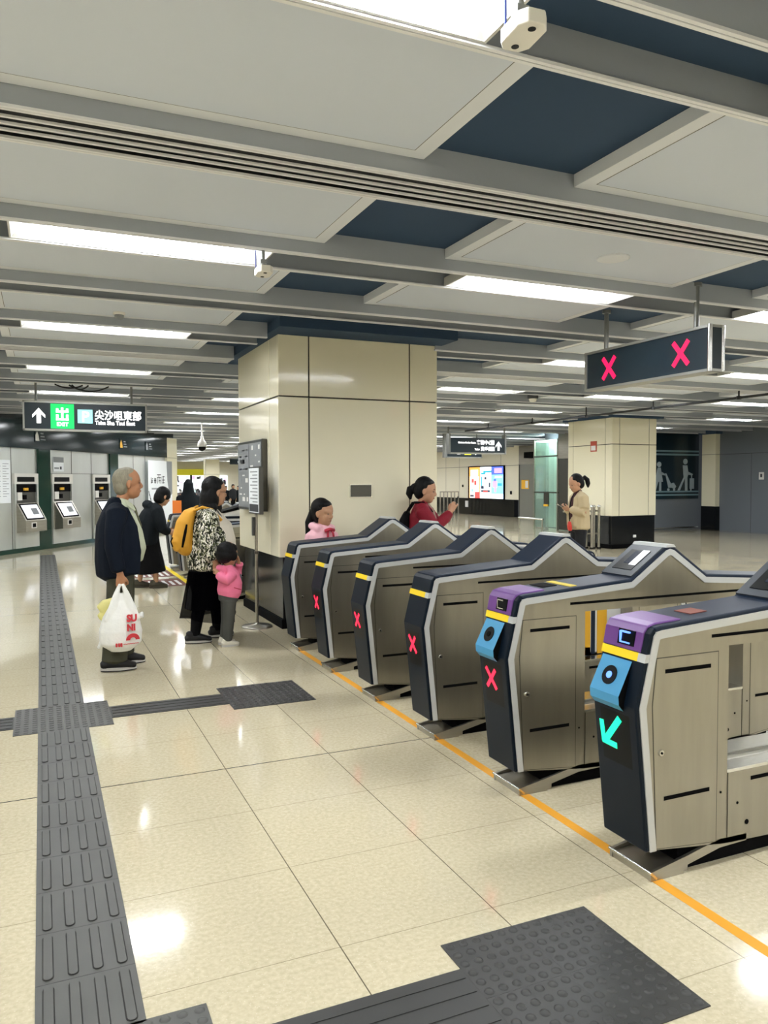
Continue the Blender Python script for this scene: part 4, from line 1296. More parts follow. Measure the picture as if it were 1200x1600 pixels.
def hand(b, wrist, d, palm, s=1.0, curl=0.5, thumb_side=1):
    """wrist point, d = direction to fingertips, palm = direction the palm faces; five separate bent fingers"""
    w = Vector(wrist); d = Vector(d).normalized(); p = Vector(palm); p = (p - d * p.dot(d)).normalized()
    sd = d.cross(p) * thumb_side          # towards the thumb
    def pt(a, c, e): return w + (d * a + sd * c + p * e) * s
    b.tube([pt(-.02, 0, 0), pt(.02, 0, 0), pt(.055, 0, .002), pt(.085, 0, .004)], [(.021 * s, .026 * s), (.022 * s, .033 * s), (.017 * s, .040 * s), (.014 * s, .040 * s)], side=p, n=16)
    for off, L in ((.031, .066), (.0105, .075), (-.0105, .070), (-.031, .055)):
        seg = [L * .45, L * .32, L * .26]
        q = pt(.083, off, .003); ang = 0.0; pts = [pt(.06, off * .9, .002), q]
        for i, L_ in enumerate(seg):
            ang += curl * (1.15, 1.25, .8)[i]
            q = q + (d * cos(ang) + p * sin(ang) + sd * off * .9) * L_ * s
            pts.append(q)
        b.tube(pts, [.0095 * s, .0095 * s, .009 * s, .0082 * s, .007 * s], n=10)
    pts = [pt(.012, .020, .006), pt(.038, .044, .014), pt(.062, .052, .026 + .01 * curl), pt(.085, .048, .034 + .02 * curl)]
    b.tube(pts, [.014 * s, .0125 * s, .011 * s, .008 * s], n=10)

def limb(b, pts, rad, side=(0, 1, 0)):
    b.tube(pts, rad, side)

def foot_blob(b, an, fwd, s):
    a = Vector(an); f = Vector(fwd).normalized()
    b.tube([a + Vector((0, 0, .02)) - f * .03 * s, a - f * .035 * s + Vector((0, 0, -.035 * s)), a + f * .05 * s + Vector((0, 0, -.045 * s)), a + f * .11 * s + Vector((0, 0, -.045 * s))],
           [.032 * s, .030 * s, (.034 * s, .022 * s), (.030 * s, .012 * s)], side=Vector((-f.y, f.x, 0)))

def shoe(root, an, fwd, s, upper='shoe_black', sole='shoe_sole', zfloor=0.0, h=.075):
    a = Vector((an[0], an[1], zfloor)); f = Vector((fwd[0], fwd[1], 0)).normalized(); l = Vector((-f.y, f.x, 0))
    def P(x, y, z): return a + f * x * s + l * y * s + Vector((0, 0, z * s))
    b = Blob()
    b.tube([P(-.088, 0, .052), P(-.06, 0, .056), P(-.01, 0, .060), P(.05, 0, .054), P(.11, 0, .043), P(.155, 0, .036)],
           [(.036 * s, .030 * s), (.041 * s, .042 * s), (.043 * s, .050 * s), (.047 * s, .042 * s), (.047 * s, .030 * s), (.036 * s, .022 * s)], side=l, n=16)
    b.tube([P(-.045, 0, .06), P(-.04, 0, .06 + h * .6)], [(.040 * s, .046 * s), (.040 * s, .048 * s)], side=l)
    o = b.build('shoe', upper, root, .006, 3)
    m = MB(); N = 28
    def ring(sc_, z):
        out = []
        for k in range(N):
            t = 2 * pi * k / N
            x = .034 + .136 * cos(t) * sc_; w_ = (.040 + .007 * sin(pi * (x + .10) / .27)) * sc_
            out.append(P(x, w_ * sin(t), z + (.006 * (1 - (x + .1) / .27) if z > .012 else 0)))
        return out
    F = [(i, (i + 1) % N, N + (i + 1) % N, N + i) for i in range(N)]
    m.add(ring(.95, 0) + ring(1.0, .009), F, upper, True); m.add(ring(.95, 0), [list(range(N))[::-1]], upper)
    m.add(ring(1.0, .009) + ring(.985, .026), F, sole, True); m.add(ring(.985, .026), [list(range(N))], sole)
    m.build('sole', o)
    return o

def person(label, loc, rz, J, skin='skin_a', voxel=.0065):
    root = empty('person', loc, rz, label, 'person')
    return root

def body(root, J, hd, skin, s=1.0, hands=(), voxel=.0065, stout=1.0):
    """one continuous body: trunk, neck, head, arms with hands, legs with feet"""
    b = Blob()
    pel, wa, ch, nk = (Vector(J[k]) for k in ('pelvis', 'waist', 'chest', 'neck'))
    b.tube([pel - Vector((0, 0, .06 * s)), pel, wa, ch, ch + (nk - ch) * .55, nk - (nk - ch) * .12],
           [(.13 * s, .10 * s * stout), (.155 * s, .11 * s * stout), (.135 * s, .10 * s * stout), (.155 * s, .105 * s * stout), (.15 * s, .085 * s), (.075 * s, .06 * s)])
    b.tube([nk - Vector((0, 0, .05 * s)), nk, hd((-.015, 0, -.03))], [.058 * s, .053 * s, .05 * s])
    for sd in ('L', 'R'):
        sh, el, wr = (Vector(J[k + sd]) for k in ('sh', 'el', 'wr'))
        b.tube([ch + (sh - ch) * .5 + Vector((0, 0, .03 * s)), sh, sh + (el - sh) * .4, el, el + (wr - el) * .35, wr],
               [.055 * s, .056 * s, .046 * s, .038 * s, .038 * s, .026 * s])
        hp, kn, an = (Vector(J[k + sd]) for k in ('hip', 'kn', 'an'))
        b.tube([hp + Vector((0, 0, .04 * s)), hp, hp + (kn - hp) * .4, kn, kn + (an - kn) * .35, an],
               [.085 * s, .088 * s, .074 * s, .054 * s, .054 * s, .035 * s])
        foot_blob(b, an, J.get('fwd' + sd, (1, 0, 0)), s)
    for h in hands: hand(b, *h[0], **h[1])
    b2 = Blob(hd); b2.mb = b.mb
    head_blob(b2, hd)
    return b.build('body', skin, root, voxel, 3)

def std(s, **ov):
    J = dict(pelvis=(0, 0, .93), waist=(0, 0, 1.07), chest=(-.01, 0, 1.28), neck=(0, 0, 1.45),
             shL=(0, .165, 1.37), elL=(-.03, .21, 1.10), wrL=(.02, .22, .86), shR=(0, -.165, 1.37), elR=(-.03, -.21, 1.10), wrR=(.02, -.22, .86),
             hipL=(0, .085, .90), knL=(.01, .085, .48), anL=(-.03, .085, .075), hipR=(0, -.085, .90), knR=(.01, -.085, .48), anR=(-.03, -.085, .075))
    J = {k: tuple(c * s for c in v) for k, v in J.items()}
    J.update(ov)
    return J

def hair_blob(root, hd, ells, tubes=(), matname='hair_black', voxel=.007, name='hair'):
    b = Blob(hd)
    for c, r in ells: b.ell(c, tuple(q * hd.s for q in r), hd.R)
    for pts, rad in tubes: b.tube(pts, [((r[0] * hd.s, r[1] * hd.s) if isinstance(r, tuple) else r * hd.s) for r in rad])
    return b.build(name, matname, root, voxel, 3)
CAP = [((-.024, 0, .048), (.090, .082, .092)), ((-.045, 0, .0), (.068, .080, .085))]

def garment(root, name, matname, tubes, ells=(), voxel=.009, smooth=4):
    b = Blob()
    for t in tubes: b.tube(t[0], t[1], t[2] if len(t) > 2 else (0, 1, 0), cap=t[3] if len(t) > 3 else .3)
    for c, r in ells: b.ell(c, r)
    return b.build(name, matname, root, voxel, smooth)

def V3(*a): return Vector(a)

# --- grey-haired man with the carrier bag (faces +X, seen in profile) ---
root = empty('person', (.60, 6.95, 0), 0, 'grey-haired man in a navy jacket holding a white carrier bag, facing right', 'person')
J = std(.985, pelvis=(-.01, 0, .92), waist=(.0, 0, 1.06), chest=(-.02, 0, 1.24), neck=(.015, 0, 1.40), shL=(-.02, .18, 1.32), elL=(-.05, .25, 1.05), wrL=(.03, .25, .82),
        shR=(-.03, -.18, 1.32), elR=(-.07, -.235, 1.05), wrR=(-.015, -.245, .815),
        hipL=(0, .09, .88), knL=(.03, .10, .48), anL=(.03, .11, .08), hipR=(-.01, -.09, .88), knR=(-.03, -.10, .47), anR=(-.075, -.11, .08))
hd = Head((.078, 0, 1.565), 1.08, yaw=.0, pitch=-.04)
body(root, J, hd, 'skin_man', .985, [(((-.015, -.245, .815), (0, .03, -1), (.25, 1, 0)), dict(s=1.0, curl=.95, thumb_side=1)),
                                    (((.03, .25, .82), (.1, 0, -1), (0, -1, 0)), dict(s=1.0, curl=.4, thumb_side=-1))], .006)
face_parts(root, hd, 'hair_grey')
hair_blob(root, hd, [((-.034, 0, .036), (.078, .083, .088)), ((-.05, 0, -.015), (.058, .078, .075)), ((-.005, 0, .088), (.062, .066, .044)), ((.008, .066, .035), (.03, .011, .03)), ((.008, -.066, .035), (.03, .011, .03))], matname='hair_grey')
garment(root, 'shirt', 'shirt_sage', [([V3(.03, 0, .94), V3(.045, 0, 1.02), V3(.03, 0, 1.15), V3(.01, 0, 1.28), V3(.01, 0, 1.37), V3(.03, 0, 1.43)], [(.16, .165), (.165, .178), (.155, .165), (.15, .135), (.10, .085), (.07, .068)])],
        [])
m = MB()
for y in (-1, 1):   # collar wings
    m.add([(.045, .055 * y, 1.44), (.115, .012 * y, 1.395), (.135, .045 * y, 1.345), (.06, .078 * y, 1.40), (.05, .06 * y, 1.435), (.105, .02 * y, 1.385), (.128, .045 * y, 1.335), (.058, .083 * y, 1.39)],
          [(0, 1, 2, 3), (7, 6, 5, 4), (0, 4, 5, 1), (1, 5, 6, 2), (2, 6, 7, 3), (3, 7, 4, 0)], 'shirt_sage')
m.build('collar', root)
garment(root, 'tie', 'tie_olive', [([V3(.118, 0, 1.385), V3(.135, 0, 1.35), V3(.162, 0, 1.27), V3(.185, 0, 1.2)], [(.018, .01), (.022, .012), (.014, .007), (.018, .006)])], voxel=.004, smooth=2)
garment(root, 'jacket', 'jacket_navy', [([V3(-.025, 0, .80), V3(-.03, 0, .92), V3(-.03, 0, 1.08), V3(-.035, 0, 1.22), V3(-.03, 0, 1.32), V3(-.02, 0, 1.385), V3(-.012, 0, 1.435)],
         [(.215, .165), (.225, .17), (.225, .165), (.22, .148), (.18, .11), (.11, .082), (.078, .066)]),
        ([V3(-.03, -.10, 1.335), V3(-.03, -.185, 1.315), V3(-.06, -.225, 1.18), V3(-.07, -.245, 1.05), V3(-.045, -.25, .93), V3(-.03, -.25, .86)], [.085, .086, .072, .066, .062, .06], (1, 0, 0)),
        ([V3(-.03, .10, 1.335), V3(-.02, .185, 1.315), V3(-.04, .23, 1.18), V3(-.05, .25, 1.05), V3(-.0, .255, .93), V3(.02, .255, .87)], [.085, .088, .078, .072, .068, .066], (1, 0, 0)),
        ([V3(.06, -.16, .82), V3(.075, -.155, 1.0), V3(.06, -.14, 1.2), V3(.02, -.10, 1.36)], [(.09, .04), (.09, .04), (.08, .04), (.05, .03)], (1, 0, 0)),
        ([V3(.06, .16, .82), V3(.085, .155, 1.0), V3(.06, .14, 1.2), V3(.02, .10, 1.36)], [(.09, .04), (.09, .04), (.08, .04), (.05, .03)], (1, 0, 0))], voxel=.009)
garment(root, 'trousers', 'trouser_olive', [([V3(.015, 0, .95), V3(.01, 0, .88), V3(0, 0, .82)], [(.17, .155), (.175, .15), (.16, .12)]),
        ([V3(.01, .09, .86), V3(.03, .095, .70), V3(.035, .10, .48), V3(.03, .105, .25), V3(.04, .108, .10)], [(.10, .115), (.098, .105), (.085, .09), (.078, .085), (.075, .085)]),
        ([V3(-.0, -.09, .86), V3(-.01, -.095, .70), V3(-.03, -.10, .47), V3(-.05, -.105, .25), V3(-.06, -.108, .085)], [(.10, .115), (.098, .105), (.085, .095), (.08, .10), (.08, .105)])])
garment(root, 'belt', 'belt', [([V3(.025, 0, .935), V3(.025, 0, .965)], [(.176, .166), (.177, .168)], (0, 1, 0), .05)], voxel=.008, smooth=1)
shoe(root, (-.065, -.115), (1, -.05), 1.08); shoe(root, (.035, .115), (1, .05), 1.08)
MAN = root
# carrier bag in his right hand
bg = empty('carrier_bag', (.59, 6.70, .2), 0, 'white plastic carrier bag with red print hanging from the man\'s hand', 'bag')
b = Blob()
b.tube([V3(-.01, 0, .03), V3(-.01, 0, .06), V3(-.01, 0, .16), V3(-.005, 0, .27), V3(.0, 0, .36), V3(.0, 0, .42), V3(.0, 0, .46)],
       [(.13, .085), (.165, .10), (.172, .105), (.145, .085), (.10, .05), (.055, .03), (.03, .022)], side=(1, 0, 0))
b.tube([V3(-.16, 0, .06), V3(-.185, .0, .03)], [.025, .012]); b.tube([V3(.15, 0, .27), V3(.165, .0, .30)], [.03, .012])
for y0, x0 in ((-.05, -.10), (.045, -.09), (-.05, .10), (.045, .09)):
    b.tube([V3(x0, y0, .25), V3(x0 * .72, y0 * .8, .36), V3(x0 * .42, y0 * .5, .46), V3(x0 * .12, y0 * .15, .545)], [(.045, .014), (.036, .014), (.024, .012), (.012, .010)], side=(1, 0, 0))
b.build('sack', 'bag_white', bg, .007, 3)
for s_, z, sz, sx in (('SU', .248, .075, .95), ('NI', .175, .07, .95)):
    me = text_mesh(s_, sz, 'LEFT', .004, .004, sx)
    me.materials.clear(); me.materials.append(MATS['bag_red'])
    x0 = .03
    for v in me.vertices:
        x, y, zz = v.co
        X_ = x0 + x; Z_ = z + y
        v.co = (X_ * .98, -.085 - .018 * (1 - abs(Z_ - .16) / .15) + 1.8 * max(0, X_ - .02) ** 2 - zz - .012, Z_)
    o = bpy.data.objects.new('lettering', me); link(o, bg)
m = MB()
def bagpt(x, z): return (x, -.104 - .014 * (1 - abs(z - .16) / .15) + 1.8 * max(0, x - .02) ** 2, z)
V = [bagpt(.075 + .055 * cos(pi * k / 12), .095 + .055 * sin(pi * k / 12)) for k in range(13)] + [bagpt(.075 + .022 * cos(pi * k / 12), .095 + .022 * sin(pi * k / 12)) for k in range(13)]
m.add(V, [(k, k + 1, 13 + k + 1, 13 + k) for k in range(12)], 'bag_red')
for x_ in (-.06, -.04, -.022): m.box((x_, -.132, .05), (x_ + .013, -.10, .075), 'bag_red')
for q in range(6): m.add([bagpt(0 + .02 * q, .062), bagpt(.02 + .02 * q, .064), bagpt(.02 + .02 * q, .070), bagpt(.0 + .02 * q, .068)], [(0, 1, 2, 3)], 'bag_red')
m.build('print', bg)
yb = Blob(); yb.tube([V3(-.16, .05, .33), V3(-.12, .05, .36), V3(-.02, .06, .40)], [(.02, .05), (.03, .06), (.02, .04)]); yb.tube([V3(-.17, .05, .27), V3(-.12, .05, .30), V3(-.06, .05, .34)], [(.015, .03), (.02, .05), (.02, .04)])
yo = yb.build('packet', 'bag_yellow', None, .008, 2); yo.location = (.59, 6.70, .2)
tag(yo, 'pale yellow plastic packet behind the carrier bag in the man\'s hand', 'bag')

# --- woman in the leaf-print jacket ---
root = empty('person', (1.50, 7.80, 0), radians(2), 'woman in leaf-print jacket and long black skirt, yellow backpack on', 'person')
J = std(.94, chest=(.0, 0, 1.19), neck=(.045, 0, 1.32), shL=(.03, .16, 1.24), elL=(.06, .22, 1.0), wrL=(.2, .16, .95), shR=(.0, -.165, 1.245), elR=(-.05, -.235, 1.0), wrR=(.03, -.25, .80),
        hipL=(.03, .085, .84), knL=(.1, .09, .45), anL=(.13, .09, .08), hipR=(-.02, -.085, .84), knR=(-.08, -.09, .44), anR=(-.14, -.10, .07))
hd = Head((.09, 0, 1.475), 1.12, yaw=.15, pitch=.03)
body(root, J, hd, 'skin_b', .96, [(((.03, -.25, .80), (.15, -.05, -1), (.1, 1, 0)), dict(s=.95, curl=.55, thumb_side=1)), (((.2, .16, .95), (1, -.3, 0), (0, -1, 0)), dict(s=.95, curl=.5, thumb_side=-1))], .0065, 1.25)
face_parts(root, hd)
hair_blob(root, hd, CAP + [((-.05, 0, -.06), (.075, .09, .11)), ((.01, .07, -.07), (.04, .03, .11)), ((-.05, -.062, -.05), (.045, .035, .10)), ((-.06, 0, -.13), (.065, .10, .07)), ((.05, .075, -.14), (.05, .035, .06)), ((.0, 0, .088), (.068, .072, .042))])
m = MB()
for y in (-1, 1):
    m.tube([tuple(hd((.096 + .003 * cos(a), y * (.03 + .026 * cos(a)), .004 + .02 * sin(a)))) for a in [2 * pi * k / 16 for k in range(17)]], .0016, 5, 'belt')
    m.tube([tuple(hd((.09, y * .056, .006))), tuple(hd((.0, y * .084, .008)))], .0016, 5, 'belt')
m.build('glasses', root)
garment(root, 'top', 'cream_shirt', [([V3(.07, 0, .74), V3(.09, 0, .85), V3(.095, 0, 1.0), V3(.08, 0, 1.14), V3(.055, 0, 1.25), V3(.05, 0, 1.30)], [(.19, .19), (.195, .205), (.19, .20), (.175, .175), (.12, .10), (.08, .07)])])
garment(root, 'skirt', 'black_cloth', [([V3(.03, 0, .84), V3(.02, 0, .74), V3(.02, 0, .55), V3(.025, 0, .33)], [(.175, .165), (.20, .185), (.215, .21), (.225, .245)], (0, 1, 0), .05)])
# sheer overskirt: thin flared cloth open at the hem
m = MB(); N = 40; rows = []
for j in range(7):
    z = .70 - .08 * j
    rows.append([((.025 + (.20 + .011 * j + .005 * j * sin(5 * a)) * cos(a)), (.215 + .009 * j + .006 * j * sin(5 * a)) * sin(a), z + (.03 * sin(2 * a + .7) if j == 6 else 0)) for a in [2 * pi * k / N for k in range(N)]])
V = [p for r in rows for p in r]
m.add(V, [(j * N + k, j * N + (k + 1) % N, (j + 1) * N + (k + 1) % N, (j + 1) * N + k) for j in range(6) for k in range(N)], 'sheer', True)
m.build('overskirt', root)
garment(root, 'leggings', 'black_cloth', [([V3(.05, .09, .8), V3(.1, .09, .45), V3(.12, .09, .25), V3(.125, .09, .08)], [.09, .066, .062, .048]), ([V3(-.04, -.09, .8), V3(-.08, -.09, .44), V3(-.12, -.095, .25), V3(-.145, -.10, .075)], [.09, .066, .062, .048])])
garment(root, 'jacket', 'leaf_print', [([V3(-.01, 0, .73), V3(-.01, 0, .85), V3(.0, 0, 1.0), V3(-.01, 0, 1.14), V3(.0, 0, 1.24), V3(.015, 0, 1.30)], [(.235, .175), (.24, .185), (.235, .18), (.215, .16), (.17, .115), (.09, .075)]),
        ([V3(.0, -.10, 1.25), V3(.0, -.18, 1.23), V3(-.04, -.225, 1.1), V3(-.05, -.245, .98), V3(-.01, -.25, .88), V3(.005, -.25, .84)], [.085, .09, .083, .078, .074, .066], (1, 0, 0)),
        ([V3(.02, .10, 1.25), V3(.03, .18, 1.23), V3(.05, .23, 1.1), V3(.06, .235, 1.0), V3(.15, .19, .96)], [.085, .09, .083, .078, .066], (1, 0, 0)),
        ([V3(.08, -.17, .74), V3(.09, -.17, .9), V3(.08, -.16, 1.06), V3(.05, -.11, 1.22)], [(.08, .045), (.08, .045), (.075, .045), (.05, .035)], (1, 0, 0)),
        ([V3(.11, .17, .74), V3(.12, .17, .9), V3(.11, .16, 1.06), V3(.07, .11, 1.22)], [(.08, .045), (.08, .045), (.075, .045), (.05, .035)], (1, 0, 0))])
m = MB(); m.tube([(.09, -.10, 1.30), (.17, -.09, 1.18), (.255, -.05, 1.05), (.275, .04, .95), (.24, .14, .84)], .007, 6, 'steel_dark'); m.build('shoulder_strap', root)
shoe(root, (-.145, -.105), (1, -.12), .98); shoe(root, (.13, .095), (1, .05), .98)
bk = empty('backpack', (1.50, 7.80, 0), radians(2), 'yellow backpack with a black zip on the back of the woman in the leaf jacket', 'backpack')
b = Blob()
b.tube([V3(-.19, 0, .90), V3(-.225, 0, .96), V3(-.225, 0, 1.06), V3(-.205, 0, 1.18), V3(-.165, 0, 1.27), V3(-.12, 0, 1.31)], [(.12, .07), (.145, .095), (.15, .10), (.14, .085), (.11, .06), (.08, .03)])
b.tube([V3(-.28, 0, .92), V3(-.30, 0, 1.0), V3(-.28, 0, 1.07)], [(.10, .04), (.11, .05), (.10, .035)])
b.build('bag_body', 'backpack', bk, .008, 4)
m = MB(); m.tube([(-.262, -.132, .95), (-.252, -.146, 1.02), (-.235, -.148, 1.10), (-.218, -.136, 1.17)], [.010, .014, .014, .009], 8, 'black'); m.tube([(-.33, -.02, .95), (-.345, -.02, 1.0), (-.33, -.02, 1.04)], .012, 8, 'black'); m.build('zip', bk)
m = MB()
for y in (-.12, .12): m.tube([(-.14, y * .7, 1.30), (-.06, y, 1.335), (.03, y * 1.1, 1.31), (.12, y * 1.25, 1.2)], .014, 8, 'backpack')
m.build('strap', bk)

# --- small child in pink ---
k = .6
root = empty('person', (1.64, 7.46, 0), radians(12), 'small child in a pink hooded jacket with a hand raised to the face', 'person')
J = dict(pelvis=(.0, 0, .47), waist=(.015, 0, .56), chest=(.005, 0, .66), neck=(.0, 0, .755), shL=(.01, .10, .715), elL=(.175, .085, .715), wrL=(.135, .045, .80), shR=(-.0, -.10, .715), elR=(-.075, -.135, .645), wrR=(-.105, -.03, .70),
         hipL=(.01, .05, .45), knL=(.0, .055, .25), anL=(-.02, .06, .06), hipR=(-.01, -.05, .45), knR=(-.02, -.055, .25), anR=(-.04, -.06, .06))
hd = Head((.0, 0, .885), .98, yaw=.15, pitch=.08)
body(root, J, hd, 'skin_b', .62, [(((.135, .045, .80), (-.25, -.25, 1), (-1, .2, 0)), dict(s=.62, curl=.35, thumb_side=-1)), (((-.105, -.03, .70), (-.25, .35, .6), (0, 1, 0)), dict(s=.62, curl=.5, thumb_side=1))], .005)
face_parts(root, hd)
hair_blob(root, hd, [((-.022, 0, .035), (.100, .094, .092)), ((-.04, 0, -.01), (.085, .094, .085)), ((.028, 0, .062), (.06, .08, .05)), ((.02, -.072, -.01), (.05, .02, .055)), ((.02, .072, -.01), (.05, .02, .055))])
garment(root, 'jacket', 'pink', [([V3(.0, 0, .475), V3(.01, 0, .52), V3(.02, 0, .60), V3(.005, 0, .68), V3(-.005, 0, .735), V3(-.01, 0, .765)], [(.115, .095), (.13, .115), (.128, .115), (.12, .10), (.09, .075), (.06, .055)]),
        ([V3(0, -.07, .715), V3(-.01, -.11, .70), V3(-.075, -.138, .645), V3(-.10, -.08, .67), V3(-.11, -.04, .695)], [.055, .054, .048, .046, .042], (0, 0, 1)),
        ([V3(0, .07, .715), V3(.03, .11, .71), V3(.165, .09, .705), V3(.145, .055, .775)], [.055, .054, .05, .042], (0, 0, 1)),
        ([V3(-.065, -.05, .755), V3(-.085, 0, .75), V3(-.065, .05, .755)], [(.03, .035), (.035, .04), (.03, .035)], (0, 0, 1))], voxel=.007)
m = MB(); m.prism([(-.028, .66), (0, .685), (.026, .66), (.012, .635), (-.015, .635)], .128, .134, 'X', 'print_grey'); m.build('badge', root)
m = MB(); m.prism([(.0, .57), (.075, .545), (.078, .551), (.003, .577)], -.131, -.124, 'Y', 'red_ribbon'); m.build('pocket_edge', root)
garment(root, 'leggings', 'grey_legging', [([V3(0.005, 0, .54), V3(0, 0, .44)], [(.115, .10), (.11, .09)]), ([V3(.01, .05, .44), V3(.0, .055, .25), V3(-.02, .06, .07)], [.064, .05, .042]), ([V3(-.01, -.05, .44), V3(-.02, -.055, .25), V3(-.04, -.06, .065)], [.066, .052, .044])], voxel=.007)
shoe(root, (-.035, -.062), (1, -.1), .66, 'shoe_white', 'shoe_sole'); shoe(root, (-.015, .062), (1, .05), .66, 'shoe_white', 'shoe_sole')

# --- person in a dark hooded coat, bending forward ---
root = empty('person', (1.45, 12.05, 0), 0, 'person in a dark hooded coat and long black skirt, bending forward', 'person')
J = std(.95, pelvis=(-.02, 0, .86), waist=(.02, 0, 1.0), chest=(.09, 0, 1.14), neck=(.17, 0, 1.25), shL=(.13, .17, 1.17), elL=(.2, .22, .95), wrL=(.32, .12, .85), shR=(.12, -.17, 1.17), elR=(.17, -.22, .93), wrR=(.30, -.14, .83),
        anR=(.1, -.09, .075), knR=(.08, -.09, .46), anL=(-.12, .09, .075), knL=(-.06, .09, .46))
hd = Head((.225, 0, 1.36), 1.08, yaw=.35, pitch=.35)
body(root, J, hd, 'skin_b', .95, [(((.30, -.14, .83), (1, .3, -.3), (0, 1, 0)), dict(s=.95, curl=.5)), (((.32, .12, .85), (1, -.3, -.3), (0, -1, 0)), dict(s=.95, curl=.5, thumb_side=-1))], .008)
hair_blob(root, hd, CAP + [((.0, 0, .06), (.096, .086, .075)), ((-.04, 0, -.04), (.07, .08, .07)), ((.04, -.06, .02), (.04, .03, .05))], voxel=.009)
garment(root, 'coat', 'coat_black', [([V3(-.02, 0, .66), V3(-.02, 0, .80), V3(.01, 0, .95), V3(.07, 0, 1.08), V3(.115, 0, 1.17), V3(.16, 0, 1.23)], [(.215, .18), (.22, .185), (.22, .185), (.215, .17), (.17, .13), (.09, .08)]),
        ([V3(.1, -.1, 1.18), V3(.12, -.18, 1.15), V3(.16, -.225, .98), V3(.18, -.225, .9), V3(.27, -.16, .84)], [.09, .095, .085, .08, .065], (1, 0, 0)),
        ([V3(.1, .1, 1.18), V3(.12, .18, 1.15), V3(.19, .225, .98), V3(.2, .225, .92), V3(.28, .14, .86)], [.09, .095, .085, .08, .065], (1, 0, 0)),
        ([V3(.04, -.10, 1.23), V3(.0, 0, 1.25), V3(.04, .10, 1.23)], [(.05, .06), (.07, .08), (.05, .06)], (0, 0, 1))], voxel=.012)
garment(root, 'skirt', 'black_cloth', [([V3(-.01, 0, .78), V3(.0, 0, .6), V3(.03, 0, .4), V3(.05, 0, .23)], [(.19, .17), (.2, .18), (.21, .195), (.215, .21)], (0, 1, 0), .05)], voxel=.012)
shoe(root, (.10, -.09), (1, -.1), 1.0, 'shoe_brown', 'shoe_brown'); shoe(root, (-.12, .09), (1, 0), 1.0, 'shoe_brown', 'shoe_brown')

# --- girl in pale pink between the gates and the pillar ---
root = empty('person', (2.63, 7.55, 0), radians(-68), 'girl with a long ponytail in a pale pink coat, behind the last gate', 'person')
J = std(.815, shL=(0, .125, 1.05), shR=(0, -.125, 1.05), neck=(.0, 0, 1.115), chest=(0, 0, .98), elL=(.0, .17, .84), wrL=(.05, .16, .66), elR=(.0, -.17, .84), wrR=(.05, -.16, .66))
hd = Head((.015, 0, 1.255), 1.1, yaw=.25, pitch=.08)
body(root, J, hd, 'skin_b', .78, [(((.05, .16, .66), (0, 0, -1), (0, -1, 0)), dict(s=.78, curl=.4, thumb_side=-1)), (((.05, -.16, .66), (0, 0, -1), (0, 1, 0)), dict(s=.78, curl=.4))], .0065)
face_parts(root, hd)
hair_blob(root, hd, CAP + [((.0, 0, .086), (.076, .074, .045)), ((-.09, -.03, -.02), (.04, .04, .06))], [([(-.10, -.03, 0), (-.12, -.045, -.09), (-.11, -.05, -.20), (-.10, -.05, -.30)], [.03, .035, .03, .012])])
garment(root, 'coat', 'pale_pink', [([V3(0, 0, .60), V3(0, 0, .75), V3(0, 0, .92), V3(0, 0, 1.02), V3(.0, 0, 1.08), V3(.0, 0, 1.13)], [(.185, .14), (.18, .14), (.175, .135), (.155, .115), (.11, .095), (.09, .085)]),
        ([V3(0, -.08, 1.04), V3(0, -.135, 1.02), V3(.0, -.175, .84), V3(.04, -.17, .70)], [.07, .072, .062, .054], (1, 0, 0)), ([V3(0, .08, 1.04), V3(0, .135, 1.02), V3(.0, .175, .84), V3(.04, .17, .70)], [.07, .072, .062, .054], (1, 0, 0)),
        ([V3(.06, -.10, 1.10), V3(-.05, -.09, 1.13), V3(-.08, 0, 1.13), V3(-.05, .09, 1.13), V3(.06, .10, 1.10)], [.035, .04, .045, .04, .035], (0, 0, 1))], voxel=.008)
m = MB()
m.tube([(.115, -.01, 1.10), (.135, -.035, 1.06), (.14, -.04, .98)], .012, 6, 'red_ribbon'); m.tube([(.115, .01, 1.10), (.135, .035, 1.06), (.14, .045, .99)], .012, 6, 'red_ribbon')
m.tube([(.12, -.06, 1.085), (.13, 0, 1.10), (.12, .06, 1.085)], .018, 6, 'red_ribbon'); m.build('ribbon', root)
garment(root, 'trousers', 'grey_legging', [([V3(0, 0, .68), V3(0, 0, .6)], [(.13, .11), (.13, .11)]), ([V3(0, .07, .62), V3(.01, .07, .38), V3(-.02, .07, .08)], [.075, .06, .05]), ([V3(0, -.07, .62), V3(.01, -.07, .38), V3(-.02, -.07, .08)], [.075, .06, .05])])
shoe(root, (-.02, .07), (1, 0), .8); shoe(root, (-.02, -.07), (1, 0), .8)

# --- woman in the red jacket holding up a phone ---
root = empty('person', (3.82, 7.62, 0), radians(-32), 'woman with a ponytail in a dark red jacket holding up a phone', 'person')
J = std(.955, neck=(.0, 0, 1.35), chest=(-.02, 0, 1.2), shL=(.02, .165, 1.27), elL=(.17, .17, 1.11), wrL=(.31, .045, 1.255), shR=(.02, -.165, 1.27), elR=(.17, -.19, 1.10), wrR=(.31, -.055, 1.255))
hd = Head((.035, 0, 1.475), 1.1, yaw=-.08, pitch=.14)
body(root, J, hd, 'skin_a', .95, [(((.31, .045, 1.255), (.45, -.12, .85), (.2, -1, .1)), dict(s=.95, curl=.5, thumb_side=-1)), (((.31, -.055, 1.255), (.45, .12, .85), (.2, 1, .1)), dict(s=.95, curl=.5, thumb_side=1))], .0065)
face_parts(root, hd)
hair_blob(root, hd, CAP + [((.0, 0, .086), (.076, .074, .045)), ((-.12, .0, .03), (.03, .03, .03))], [([(-.12, 0, .03), (-.155, 0, .0), (-.16, 0, -.05), (-.14, 0, -.10)], [.022, .04, .036, .014])])
